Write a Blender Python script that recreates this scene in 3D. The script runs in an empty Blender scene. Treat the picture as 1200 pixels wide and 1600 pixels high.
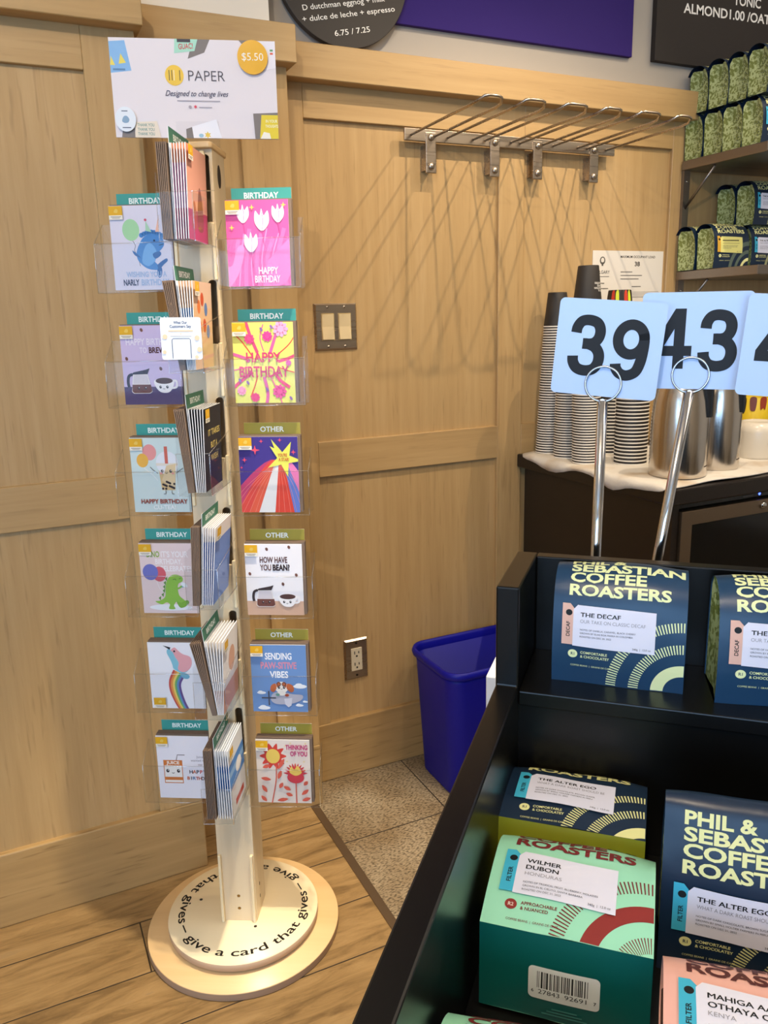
import bpy, bmesh, math, random
from mathutils import Vector, Matrix
random.seed(7)
S = bpy.context.scene
COL = S.collection
PI = math.pi
H = 1.271                                   # camera height

# ------------------------------------------------------------------ camera
cd = bpy.data.cameras.new('camera'); cam = bpy.data.objects.new('camera', cd); COL.objects.link(cam)
cd.sensor_fit = 'VERTICAL'; cd.sensor_height = 36.0; cd.lens = 1243.8 / 1600 * 36.0
cd.clip_start = 0.02
AX = ((0.90369197, -0.12269103, 0.41022889), (-0.42737943, -0.19978183, 0.8817222), (-0.02622312, -0.97212866, -0.23297685))
right = Vector([AX[i][0] for i in range(3)]); down = Vector([AX[i][1] for i in range(3)]); fwd = Vector([AX[i][2] for i in range(3)])
Rm = Matrix((right, -down, -fwd)).transposed()
cam.matrix_world = Matrix.Translation((0, 0, H)) @ Rm.to_4x4()
S.camera = cam

# ------------------------------------------------------------------ view, world, lights
S.view_settings.view_transform = 'Standard'
try: S.view_settings.look = 'None'
except Exception: pass
S.view_settings.gamma = 1.0
S.view_settings.use_curve_mapping = False
S.view_settings.exposure = 0.10
try: S.cycles.transparent_max_bounces = 48
except Exception: pass

def lin(h):
    h = h.lstrip('#'); out = []
    for i in (0, 2, 4):
        c = int(h[i:i + 2], 16) / 255
        out.append(c / 12.92 if c <= 0.04045 else ((c + 0.055) / 1.055) ** 2.4)
    return out + [1.0]

W = bpy.data.worlds.new('daylight'); S.world = W; W.use_nodes = True
bg = W.node_tree.nodes['Background']; bg.inputs[0].default_value = (0.50, 0.70, 1.0, 1); bg.inputs[1].default_value = 1.6

def area(name, loc, target, sx, sy, power, col):
    l = bpy.data.lights.new(name, 'AREA'); l.shape = 'RECTANGLE'; l.size = sx; l.size_y = sy; l.energy = power; l.color = col
    o = bpy.data.objects.new(name, l); COL.objects.link(o); o.location = loc
    o.rotation_euler = (Vector(target) - Vector(loc)).to_track_quat('-Z', 'Y').to_euler(); return o

def bulb(name, loc, power, col, r=0.010):
    l = bpy.data.lights.new(name, 'POINT'); l.energy = power; l.color = col; l.shadow_soft_size = r
    o = bpy.data.objects.new(name, l); COL.objects.link(o); o.location = loc; return o

WARM = (1.0, 0.82, 0.60); COOL = (0.36, 0.63, 1.0)
def spot(name, loc, target, power, col, ang, blend=0.6, r=0.02):
    l = bpy.data.lights.new(name, 'SPOT'); l.energy = power; l.color = col; l.spot_size = math.radians(ang); l.spot_blend = blend; l.shadow_soft_size = r
    o = bpy.data.objects.new(name, l); COL.objects.link(o); o.location = loc
    o.rotation_euler = (Vector(target) - Vector(loc)).to_track_quat('-Z', 'Y').to_euler(); return o
area('window_daylight', (-1.9, -2.55, 1.45), (0.6, 1.1, 1.15), 2.2, 1.8, 50, COOL)
area('window_daylight', (-2.93, -1.75, 1.60), (0.4, 0.9, 1.3), 1.5, 1.5, 24, COOL)
bulb('ceiling_lamp_light', (-0.42, -0.30, 2.62), 58, WARM)
area('added_fill_light', (2.0, 0.4, 2.70), (1.6, 0.8, 0), 2.0, 1.4, 24, (1.0, 0.84, 0.64))  # added unseen fill that brightens the back wall and right-hand floor
spot('track_spot_light', (0.55, 0.85, 2.66), (0.34, 1.42, 0), 240, (1.0, 0.87, 0.66), 32)
spot('track_spot_light', (1.00, 1.02, 2.68), (1.15, 1.92, 0.95), 52, WARM, 66, 0.8, 0.012)
spot('track_spot_light', (1.75, 1.02, 2.68), (1.25, 1.92, 0.90), 52, WARM, 66, 0.8, 0.012)

# ------------------------------------------------------------------ materials
MC = {}
def M(name, hexc, rough=0.5, metal=0.0, spec=0.5, coat=0.0):
    k = name
    if k in MC: return MC[k]
    m = bpy.data.materials.new(name); m.use_nodes = True; b = m.node_tree.nodes['Principled BSDF']
    b.inputs['Base Color'].default_value = lin(hexc); b.inputs['Roughness'].default_value = rough
    b.inputs['Metallic'].default_value = metal; b.inputs['Specular IOR Level'].default_value = spec
    b.inputs['Coat Weight'].default_value = coat
    m.diffuse_color = lin(hexc); MC[k] = m; return m
def ink(hexc, rough=0.55): return M('print_' + hexc.lstrip('#') + ('' if rough == 0.55 else str(rough)), hexc, rough, spec=0.35)

def nodes(name, rough=0.5, metal=0.0):
    m = bpy.data.materials.new(name); m.use_nodes = True; nt = m.node_tree; b = nt.nodes['Principled BSDF']
    b.inputs['Roughness'].default_value = rough; b.inputs['Metallic'].default_value = metal
    MC[name] = m
    return m, nt, b, (lambda t, **kw: mk_node(nt, t, kw))
def mk_node(nt, t, kw):
    n = nt.nodes.new(t)
    for k, v in kw.items(): setattr(n, k, v)
    return n
def ramp(nt, stops):
    r = nt.nodes.new('ShaderNodeValToRGB'); e = r.color_ramp.elements
    while len(e) < len(stops): e.new(0.5)
    for i, (p, h) in enumerate(stops): e[i].position = p; e[i].color = lin(h) if isinstance(h, str) else h
    return r

def wood(name, axis, c0, c1, c2, rough=0.42, fine=55, blotch=None, fleck=0.0):
    m, nt, b, N = nodes(name, rough); L = nt.links
    tc = N('ShaderNodeTexCoord'); mp = N('ShaderNodeMapping'); sc = [fine, fine, fine]; sc[axis] = fine / 22.0
    mp.inputs['Scale'].default_value = sc; L.new(tc.outputs['Object'], mp.inputs[0])
    n1 = N('ShaderNodeTexNoise'); n1.inputs['Scale'].default_value = 1.0; n1.inputs['Detail'].default_value = 5; n1.inputs['Roughness'].default_value = 0.62
    L.new(mp.outputs[0], n1.inputs[0])
    mp2 = N('ShaderNodeMapping'); s2 = [5.0, 5.0, 5.0]; s2[axis] = 1.1; mp2.inputs['Scale'].default_value = s2; L.new(tc.outputs['Object'], mp2.inputs[0])
    n2 = N('ShaderNodeTexNoise'); n2.inputs['Scale'].default_value = 1.0; n2.inputs['Detail'].default_value = 3; L.new(mp2.outputs[0], n2.inputs[0])
    add = N('ShaderNodeMath', operation='MULTIPLY_ADD'); L.new(n1.outputs[0], add.inputs[0]); add.inputs[1].default_value = 0.55
    mul = N('ShaderNodeMath', operation='MULTIPLY'); L.new(n2.outputs[0], mul.inputs[0]); mul.inputs[1].default_value = 0.45; L.new(mul.outputs[0], add.inputs[2])
    r = ramp(nt, [(0.30, c0), (0.50, c1), (0.70, c2)]); L.new(add.outputs[0], r.inputs[0])
    out = r.outputs[0]
    if fleck:
        mp3 = N('ShaderNodeMapping'); s3 = [130.0, 130.0, 130.0]; s3[axis] = 9.0; mp3.inputs['Scale'].default_value = s3; L.new(tc.outputs['Object'], mp3.inputs[0])
        n3 = N('ShaderNodeTexNoise'); n3.inputs['Scale'].default_value = 1.0; n3.inputs['Detail'].default_value = 2; L.new(mp3.outputs[0], n3.inputs[0])
        r3 = ramp(nt, [(0.60, (0, 0, 0, 1)), (0.72, (1, 1, 1, 1))]); L.new(n3.outputs[0], r3.inputs[0])
        fm = N('ShaderNodeMath', operation='MULTIPLY'); L.new(r3.outputs[0], fm.inputs[0]); fm.inputs[1].default_value = fleck
        mx = N('ShaderNodeMixRGB'); L.new(fm.outputs[0], mx.inputs[0]); L.new(out, mx.inputs[1]); mx.inputs[2].default_value = lin(blotch or '7a5a32'); out = mx.outputs[0]
    L.new(out, b.inputs['Base Color'])
    bp = N('ShaderNodeBump'); bp.inputs['Strength'].default_value = 0.06; bp.inputs['Distance'].default_value = 0.002; L.new(n1.outputs[0], bp.inputs['Height']); L.new(bp.outputs[0], b.inputs['Normal'])
    return m
WC = ('ab8a5b', 'b79665', 'c2a273')
wood('maple_vertical', 2, *WC, fleck=0.40, blotch='8f7048'); wood('maple_horizontal', 0, 'aa895a', 'b79665', 'c1a070', fleck=0.25, blotch='8f7048')
wood('maple_baseboard', 0, '9d7d50', 'ac8b5a', 'b99868', fleck=0.5, blotch='6a4a26')
wood('birch_ply', 2, 'd8c09a', 'e2cca8', 'ead8b8', rough=0.4, fine=30); wood('birch_disc', 0, 'd9b27c', 'e2bd88', 'ecca98', rough=0.35, fine=18); wood('birch_pale', 0, 'ecd7ac', 'f2dfb8', 'f7e7c6', rough=0.35, fine=14)
M('ply_edge', 'b79a80', 0.6); M('slot_dark', '2e2118', 0.8)

def plank_floor():
    m, nt, b, N = nodes('wood_look_tile', 0.38); L = nt.links
    tc = N('ShaderNodeTexCoord'); mp = N('ShaderNodeMapping'); mp.inputs['Location'].default_value = (-0.122 + 1.2 * 4, -1.592 + 0.1525 * 40, 0); L.new(tc.outputs['Object'], mp.inputs[0])
    br = N('ShaderNodeTexBrick'); L.new(mp.outputs[0], br.inputs[0]); br.offset = 0.5; br.inputs['Scale'].default_value = 1.0
    br.inputs['Brick Width'].default_value = 1.2; br.inputs['Row Height'].default_value = 0.1525; br.inputs['Mortar Size'].default_value = 0.0016; br.inputs['Mortar Smooth'].default_value = 0.2; br.inputs['Bias'].default_value = 0
    br.inputs['Color1'].default_value = (0.25, 0.25, 0.25, 1); br.inputs['Color2'].default_value = (0.75, 0.75, 0.75, 1); br.inputs['Mortar'].default_value = (0.5, 0.5, 0.5, 1)
    gm = N('ShaderNodeMapping'); gm.inputs['Scale'].default_value = (4.5, 30, 1); L.new(tc.outputs['Object'], gm.inputs[0])
    ad = N('ShaderNodeVectorMath', operation='ADD'); L.new(gm.outputs[0], ad.inputs[0]); sc = N('ShaderNodeVectorMath', operation='SCALE'); L.new(br.outputs['Color'], sc.inputs[0]); sc.inputs['Scale'].default_value = 9; L.new(sc.outputs[0], ad.inputs[1])
    n = N('ShaderNodeTexNoise'); n.inputs['Scale'].default_value = 1.0; n.inputs['Detail'].default_value = 9; n.inputs['Roughness'].default_value = 0.72; n.inputs['Distortion'].default_value = 0.9; L.new(ad.outputs[0], n.inputs[0])
    r = ramp(nt, [(0.22, '4e3b22'), (0.38, '745a38'), (0.50, '8d7048'), (0.62, '9b7d53'), (0.78, '7b6a54')]); L.new(n.outputs[0], r.inputs[0])
    mx = N('ShaderNodeMixRGB'); L.new(br.outputs['Fac'], mx.inputs[0]); L.new(r.outputs[0], mx.inputs[1]); mx.inputs[2].default_value = lin('2b2118'); L.new(mx.outputs[0], b.inputs['Base Color'])
    iv = N('ShaderNodeMath', operation='SUBTRACT'); iv.inputs[0].default_value = 1; L.new(br.outputs['Fac'], iv.inputs[1])
    bp = N('ShaderNodeBump'); bp.inputs['Strength'].default_value = 0.4; bp.inputs['Distance'].default_value = 0.002; L.new(iv.outputs[0], bp.inputs['Height']); L.new(bp.outputs[0], b.inputs['Normal'])
    return m
def stone_floor():
    m, nt, b, N = nodes('stone_tile', 0.55); L = nt.links
    tc = N('ShaderNodeTexCoord'); mp = N('ShaderNodeMapping'); mp.inputs['Location'].default_value = (-0.926 + 6.2, -1.637 + 6.2, 0); L.new(tc.outputs['Object'], mp.inputs[0])
    br = N('ShaderNodeTexBrick'); L.new(mp.outputs[0], br.inputs[0]); br.offset = 0.0; br.inputs['Scale'].default_value = 1.0
    br.inputs['Brick Width'].default_value = 0.31; br.inputs['Row Height'].default_value = 0.31; br.inputs['Mortar Size'].default_value = 0.002; br.inputs['Mortar Smooth'].default_value = 0.2
    n = N('ShaderNodeTexNoise'); n.inputs['Scale'].default_value = 120; n.inputs['Detail'].default_value = 3; L.new(tc.outputs['Object'], n.inputs[0])
    gm = N('ShaderNodeMapping'); gm.inputs['Scale'].default_value = (1, 2.2, 1); gm.inputs['Rotation'].default_value = (0, 0, 0.7); L.new(tc.outputs['Object'], gm.inputs[0]); L.new(gm.outputs[0], n.inputs[0])
    n2 = N('ShaderNodeTexNoise'); n2.inputs['Scale'].default_value = 7; L.new(tc.outputs['Object'], n2.inputs[0])
    r = ramp(nt, [(0.40, '5f5240'), (0.50, '93836a'), (0.70, 'a39279')]); L.new(n.outputs[0], r.inputs[0])
    r2 = ramp(nt, [(0.35, 'c8b8a0'), (0.65, 'ffffff')]); L.new(n2.outputs[0], r2.inputs[0])
    ml = N('ShaderNodeMixRGB', blend_type='MULTIPLY'); ml.inputs[0].default_value = 0.8; L.new(r.outputs[0], ml.inputs[1]); L.new(r2.outputs[0], ml.inputs[2])
    mx = N('ShaderNodeMixRGB'); L.new(br.outputs['Fac'], mx.inputs[0]); L.new(ml.outputs[0], mx.inputs[1]); mx.inputs[2].default_value = lin('2e261d'); L.new(mx.outputs[0], b.inputs['Base Color'])
    bp = N('ShaderNodeBump'); bp.inputs['Strength'].default_value = 0.35; bp.inputs['Distance'].default_value = 0.002; L.new(n.outputs[0], bp.inputs['Height']); L.new(bp.outputs[0], b.inputs['Normal'])
    return m
plank_floor(); stone_floor()

def acrylic(name, base, edge_gloss):
    m = bpy.data.materials.new(name); m.use_nodes = True; nt = m.node_tree; nt.nodes.clear(); L = nt.links
    o = nt.nodes.new('ShaderNodeOutputMaterial'); t = nt.nodes.new('ShaderNodeBsdfTransparent'); t.inputs[0].default_value = base
    g = nt.nodes.new('ShaderNodeBsdfGlossy'); g.inputs['Roughness'].default_value = 0.04
    fr = nt.nodes.new('ShaderNodeFresnel'); fr.inputs[0].default_value = 1.45
    ad = nt.nodes.new('ShaderNodeMath'); ad.operation = 'MULTIPLY_ADD'; ad.inputs[1].default_value = 0.55; ad.inputs[2].default_value = edge_gloss; ad.use_clamp = True; L.new(fr.outputs[0], ad.inputs[0])
    ge = nt.nodes.new('ShaderNodeNewGeometry'); iv = nt.nodes.new('ShaderNodeMath'); iv.operation = 'SUBTRACT'; iv.inputs[0].default_value = 1.0; L.new(ge.outputs['Backfacing'], iv.inputs[1]); pm = nt.nodes.new('ShaderNodeMath'); pm.operation = 'MULTIPLY'; L.new(ad.outputs[0], pm.inputs[0]); L.new(iv.outputs[0], pm.inputs[1]); ad = pm
    mx = nt.nodes.new('ShaderNodeMixShader'); L.new(ad.outputs[0], mx.inputs[0]); L.new(t.outputs[0], mx.inputs[1]); L.new(g.outputs[0], mx.inputs[2]); L.new(mx.outputs[0], o.inputs[0])
    MC[name] = m; return m
acrylic('clear_acrylic', (0.982, 0.985, 0.988, 1), 0.0); acrylic('acrylic_cut_edge', (0.97, 0.98, 0.99, 1), 0.30)

def gusset_mat(name, base, blot, dark, spots):
    m, nt, b, N = nodes(name, 0.38); L = nt.links
    tc = N('ShaderNodeTexCoord')
    n = N('ShaderNodeTexNoise'); n.inputs['Scale'].default_value = 150; n.inputs['Detail'].default_value = 2; L.new(tc.outputs['Object'], n.inputs[0])
    r = ramp(nt, [(0.47, base), (0.53, blot)]); L.new(n.outputs[0], r.inputs[0])
    v = N('ShaderNodeTexVoronoi'); v.inputs['Scale'].default_value = 165; L.new(tc.outputs['Object'], v.inputs[0])
    lt = N('ShaderNodeMath', operation='LESS_THAN'); L.new(v.outputs['Distance'], lt.inputs[0]); lt.inputs[1].default_value = 0.27
    sp = N('ShaderNodeSeparateXYZ'); L.new(tc.outputs['Object'], sp.inputs[0])
    gt = N('ShaderNodeMath', operation='LESS_THAN'); L.new(sp.outputs[1], gt.inputs[0]); gt.inputs[1].default_value = -0.002
    mu = N('ShaderNodeMath', operation='MULTIPLY'); L.new(lt.outputs[0], mu.inputs[0]); L.new(gt.outputs[0], mu.inputs[1])
    mx = N('ShaderNodeMixRGB'); L.new(mu.outputs[0], mx.inputs[0]); L.new(r.outputs[0], mx.inputs[1]); mx.inputs[2].default_value = lin(dark); L.new(mx.outputs[0], b.inputs['Base Color'])
    return m
gusset_mat('gusset_green', '76803f', 'b7c28a', '22382f', 1); gusset_mat('gusset_olive_dark', '5c5a24', '8a8a3a', '2a2a12', 1)
gusset_mat('gusset_teal', '0c5a55', '1c6b62', '0a3a38', 1); gusset_mat('gusset_brown', '5a3a34', '7a5048', '3a2220', 1)

def foil(name, hexc, rough=0.36):
    m, nt, b, N = nodes(name, rough); L = nt.links; b.inputs['Base Color'].default_value = lin(hexc); b.inputs['Specular IOR Level'].default_value = 0.4
    tc = N('ShaderNodeTexCoord'); n = N('ShaderNodeTexNoise'); n.inputs['Scale'].default_value = 22; n.inputs['Detail'].default_value = 3; L.new(tc.outputs['Object'], n.inputs[0])
    bp = N('ShaderNodeBump'); bp.inputs['Strength'].default_value = 0.25; bp.inputs['Distance'].default_value = 0.004; L.new(n.outputs[0], bp.inputs['Height']); L.new(bp.outputs[0], b.inputs['Normal']); return m
foil('foil_navy', '1b3d5c'); foil('foil_navy_dark', '16293f'); foil('foil_mint', '9fe3c2'); foil('foil_teal', '0a5b56'); foil('foil_olive', '84871f'); foil('foil_pink', 'f0b9ac'); foil('foil_brown', '6b3f38')

def brushed(name, hexc, rough, axis, sc=220):
    m, nt, b, N = nodes(name, rough, 1.0); L = nt.links; b.inputs['Base Color'].default_value = lin(hexc)
    tc = N('ShaderNodeTexCoord'); mp = N('ShaderNodeMapping'); s = [sc] * 3; s[axis] = sc / 60; mp.inputs['Scale'].default_value = s; L.new(tc.outputs['Object'], mp.inputs[0])
    n = N('ShaderNodeTexNoise'); n.inputs['Scale'].default_value = 1; n.inputs['Detail'].default_value = 2; L.new(mp.outputs[0], n.inputs[0])
    r = ramp(nt, [(0.3, (rough * 0.8,) * 3 + (1,)), (0.7, (rough * 1.25,) * 3 + (1,))]); L.new(n.outputs[0], r.inputs[0]); L.new(r.outputs[0], b.inputs['Roughness']); return m
brushed('stainless', 'b5a899', 0.30, 0); brushed('stainless_flask', 'cfc8c0', 0.20, 2); M('chrome', 'd2d2d4', 0.08, 1.0); brushed('shelf_steel', '8f8780', 0.38, 0)
M('drywall', 'e8dfcf', 0.85); M('drywall_dimmed', 'a9a196', 0.85); M('ceiling_paint', 'e2dbcf', 0.9); M('black_laminate', '0a0908', 0.30, spec=0.4); M('black_gloss', '060607', 0.12, spec=0.5)
M('black_plastic', '101010', 0.4); M('blue_plastic', '0c0e8e', 0.45, spec=0.3); M('white_plastic', 'e9e9ea', 0.35); M('ivory', 'd9c49a', 0.35); M('bronze_steel', '8a7864', 0.34, 0.9)
M('counter_dark', '1c130d', 0.42); M('card_white', 'f4f4f6', 0.45); M('number_plastic', 'b8d2fc', 0.25); M('envelope_brown', '7d6859', 0.7); M('mug_white', 'dcd3c2', 0.25); M('led_blue', '2030ff', 0.4)  # number cards are white; their blue daylight cast is put into the plastic colour
lm = MC['led_blue'].node_tree.nodes['Principled BSDF']; lm.inputs['Emission Color'].default_value = (0.05, 0.1, 1, 1); lm.inputs['Emission Strength'].default_value = 6

def towel_mat():
    m, nt, b, N = nodes('terry_towel', 0.9); L = nt.links; tc = N('ShaderNodeTexCoord')
    n = N('ShaderNodeTexNoise'); n.inputs['Scale'].default_value = 9; n.inputs['Detail'].default_value = 3; L.new(tc.outputs['Object'], n.inputs[0])
    r = ramp(nt, [(0.50, 'd8d2c8'), (0.78, 'b39a78')]); L.new(n.outputs[0], r.inputs[0]); L.new(r.outputs[0], b.inputs['Base Color'])
    n2 = N('ShaderNodeTexNoise'); n2.inputs['Scale'].default_value = 160; L.new(tc.outputs['Object'], n2.inputs[0]); bp = N('ShaderNodeBump'); bp.inputs['Strength'].default_value = 0.4; bp.inputs['Distance'].default_value = 0.002; L.new(n2.outputs[0], bp.inputs['Height']); L.new(bp.outputs[0], b.inputs['Normal']); return m
towel_mat()

# ------------------------------------------------------------------ mesh helpers
class MB:
    def __init__(s): s.v = []; s.f = []; s.mi = []; s.mats = []; s.sm = []
    def mat(s, m):
        m = MC[m] if isinstance(m, str) else m
        if m not in s.mats: s.mats.append(m)
        return s.mats.index(m)
    def add(s, vs, fs, m, smooth=False):
        b = len(s.v); s.v += [tuple(v) for v in vs]; k = s.mat(m)
        for f in fs: s.f.append([b + i for i in f]); s.mi.append(k); s.sm.append(smooth)
        return s
    def box(s, x0, x1, y0, y1, z0, z1, m):
        vs = [(x, y, z) for z in (z0, z1) for y in (y0, y1) for x in (x0, x1)]
        return s.add(vs, [(0, 2, 3, 1), (4, 5, 7, 6), (0, 1, 5, 4), (2, 6, 7, 3), (0, 4, 6, 2), (1, 3, 7, 5)], m)
    def prism(s, pts, fn, t0, t1, m, smooth=False):      # pts 2D outline (ccw), fn(a,b,t)->xyz
        n = len(pts); vs = [fn(a, b, t0) for a, b in pts] + [fn(a, b, t1) for a, b in pts]
        s.add(vs, [tuple(reversed(range(n))), tuple(range(n, 2 * n))], m)
        return s.add(vs, [(i, (i + 1) % n, n + (i + 1) % n, n + i) for i in range(n)], m, smooth)
    def tube(s, pts, r, m, n=10, closed=False, caps=True):
        pts = [Vector(p) for p in pts]; N = len(pts); vs = []; up = None
        for i, p in enumerate(pts):
            a = pts[(i - 1) % N] if (closed or i > 0) else p; c = pts[(i + 1) % N] if (closed or i < N - 1) else p
            t = (c - a).normalized()
            if up is None: up = t.orthogonal().normalized()
            up = (up - t * up.dot(t)).normalized(); q = t.cross(up)
            rr = r[i] if isinstance(r, (list, tuple)) else r
            for k in range(n):
                an = 2 * PI * k / n; vs.append(p + (up * math.cos(an) + q * math.sin(an)) * rr)
        fs = []
        for i in range(N if closed else N - 1):
            j = (i + 1) % N
            for k in range(n): fs.append((i * n + k, i * n + (k + 1) % n, j * n + (k + 1) % n, j * n + k))
        s.add(vs, fs, m, True)
        if caps and not closed:
            s.add(vs[:n], [tuple(reversed(range(n)))], m); s.add(vs[-n:], [tuple(range(n))], m)
        return s
    def lathe(s, prof, m, n=40, c=(0, 0), caps=True):
        vs = [(c[0] + r * math.cos(2 * PI * k / n), c[1] + r * math.sin(2 * PI * k / n), z) for r, z in prof for k in range(n)]
        s.add(vs, [(i * n + k, i * n + (k + 1) % n, (i + 1) * n + (k + 1) % n, (i + 1) * n + k) for i in range(len(prof) - 1) for k in range(n)], m, True)
        if caps:
            if prof[0][0] > 1e-6: s.add(vs[:n], [tuple(reversed(range(n)))], m)
            if prof[-1][0] > 1e-6: s.add(vs[-n:], [tuple(range(n))], m)
        return s
    def build(s, name, parent=None, xf=None, bevel=0.0, seg=2, loc=None, rot=None, fix=True):
        me = bpy.data.meshes.new(name); vs = [xf(*v) for v in s.v] if xf else s.v
        me.from_pydata(vs, [], s.f)
        for m in s.mats: me.materials.append(m)
        me.polygons.foreach_set('material_index', s.mi); me.polygons.foreach_set('use_smooth', s.sm); me.update()
        if fix:
            bm = bmesh.new(); bm.from_mesh(me); bmesh.ops.remove_doubles(bm, verts=bm.verts, dist=1e-6); bmesh.ops.recalc_face_normals(bm, faces=bm.faces); bm.to_mesh(me); bm.free()
        o = bpy.data.objects.new(name, me); COL.objects.link(o)
        if parent is not None: o.parent = parent
        if loc is not None: o.location = loc
        if rot is not None: o.rotation_euler = rot
        if bevel:
            md = o.modifiers.new('bevel', 'BEVEL'); md.width = bevel; md.segments = seg; md.limit_method = 'ANGLE'; md.angle_limit = math.radians(40); md.harden_normals = False
        return o

def tag(o, label=None, cat=None, group=None, kind=None):
    if label: o['label'] = label
    if cat: o['category'] = cat
    if group: o['group'] = group
    if kind: o['kind'] = kind
    return o
def thing(name, label, cat, loc=(0, 0, 0), rot=(0, 0, 0), group=None):
    o = bpy.data.objects.new(name, None); COL.objects.link(o); o.location = loc; o.rotation_euler = rot; o.empty_display_size = 0.05
    return tag(o, label, cat, group)
KIDS = {}
def kids(o): return [c for c in bpy.data.objects if c.parent == o]
def copy_tree(o, parent=None, tree=None):
    c = o.copy(); COL.objects.link(c)
    if parent is not None: c.parent = parent
    for ch in (tree[o.name] if tree else kids(o)): copy_tree(ch, c, tree)
    return c
def tree_of(o):
    t = {}
    def rec(x):
        t[x.name] = kids(x)
        for c in t[x.name]: rec(c)
    rec(o); return t
def struct(o): o['kind'] = 'structure'; return o

# ------------------------------------------------------------------ lettering and flat artwork
TXT = {}
def glyphs(s, bold=0.0):
    k = (s, round(bold, 4))
    if k not in TXT:
        c = bpy.data.curves.new('lettering', 'FONT'); c.body = s; c.size = 1.0; c.offset = bold; c.resolution_u = 3
        o = bpy.data.objects.new('lettering', c); m = o.to_mesh()
        vs = [(v.co.x, v.co.y) for v in m.vertices]; fs = [tuple(p.vertices) for p in m.polygons]
        o.to_mesh_clear(); bpy.data.objects.remove(o); bpy.data.curves.remove(c)
        TXT[k] = (vs, fs)
    return TXT[k]
CAP = max(v[1] for v in glyphs('H')[0])

def spline(pts, closed=True, n=6):
    out = []; N = len(pts)
    rng = range(N) if closed else range(N - 1)
    for i in rng:
        g = lambda j: pts[j % N] if closed else pts[max(0, min(N - 1, j))]
        p0, p1, p2, p3 = g(i - 1), g(i), g(i + 1), g(i + 2)
        for k in range(n):
            t = k / n
            out.append(tuple(0.5 * (2 * p1[d] + (p2[d] - p0[d]) * t + (2 * p0[d] - 5 * p1[d] + 4 * p2[d] - p3[d]) * t * t + (3 * p1[d] - p0[d] - 3 * p2[d] + p3[d]) * t ** 3) for d in range(len(p1))))
    if not closed: out.append(tuple(pts[-1]))
    return out

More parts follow.
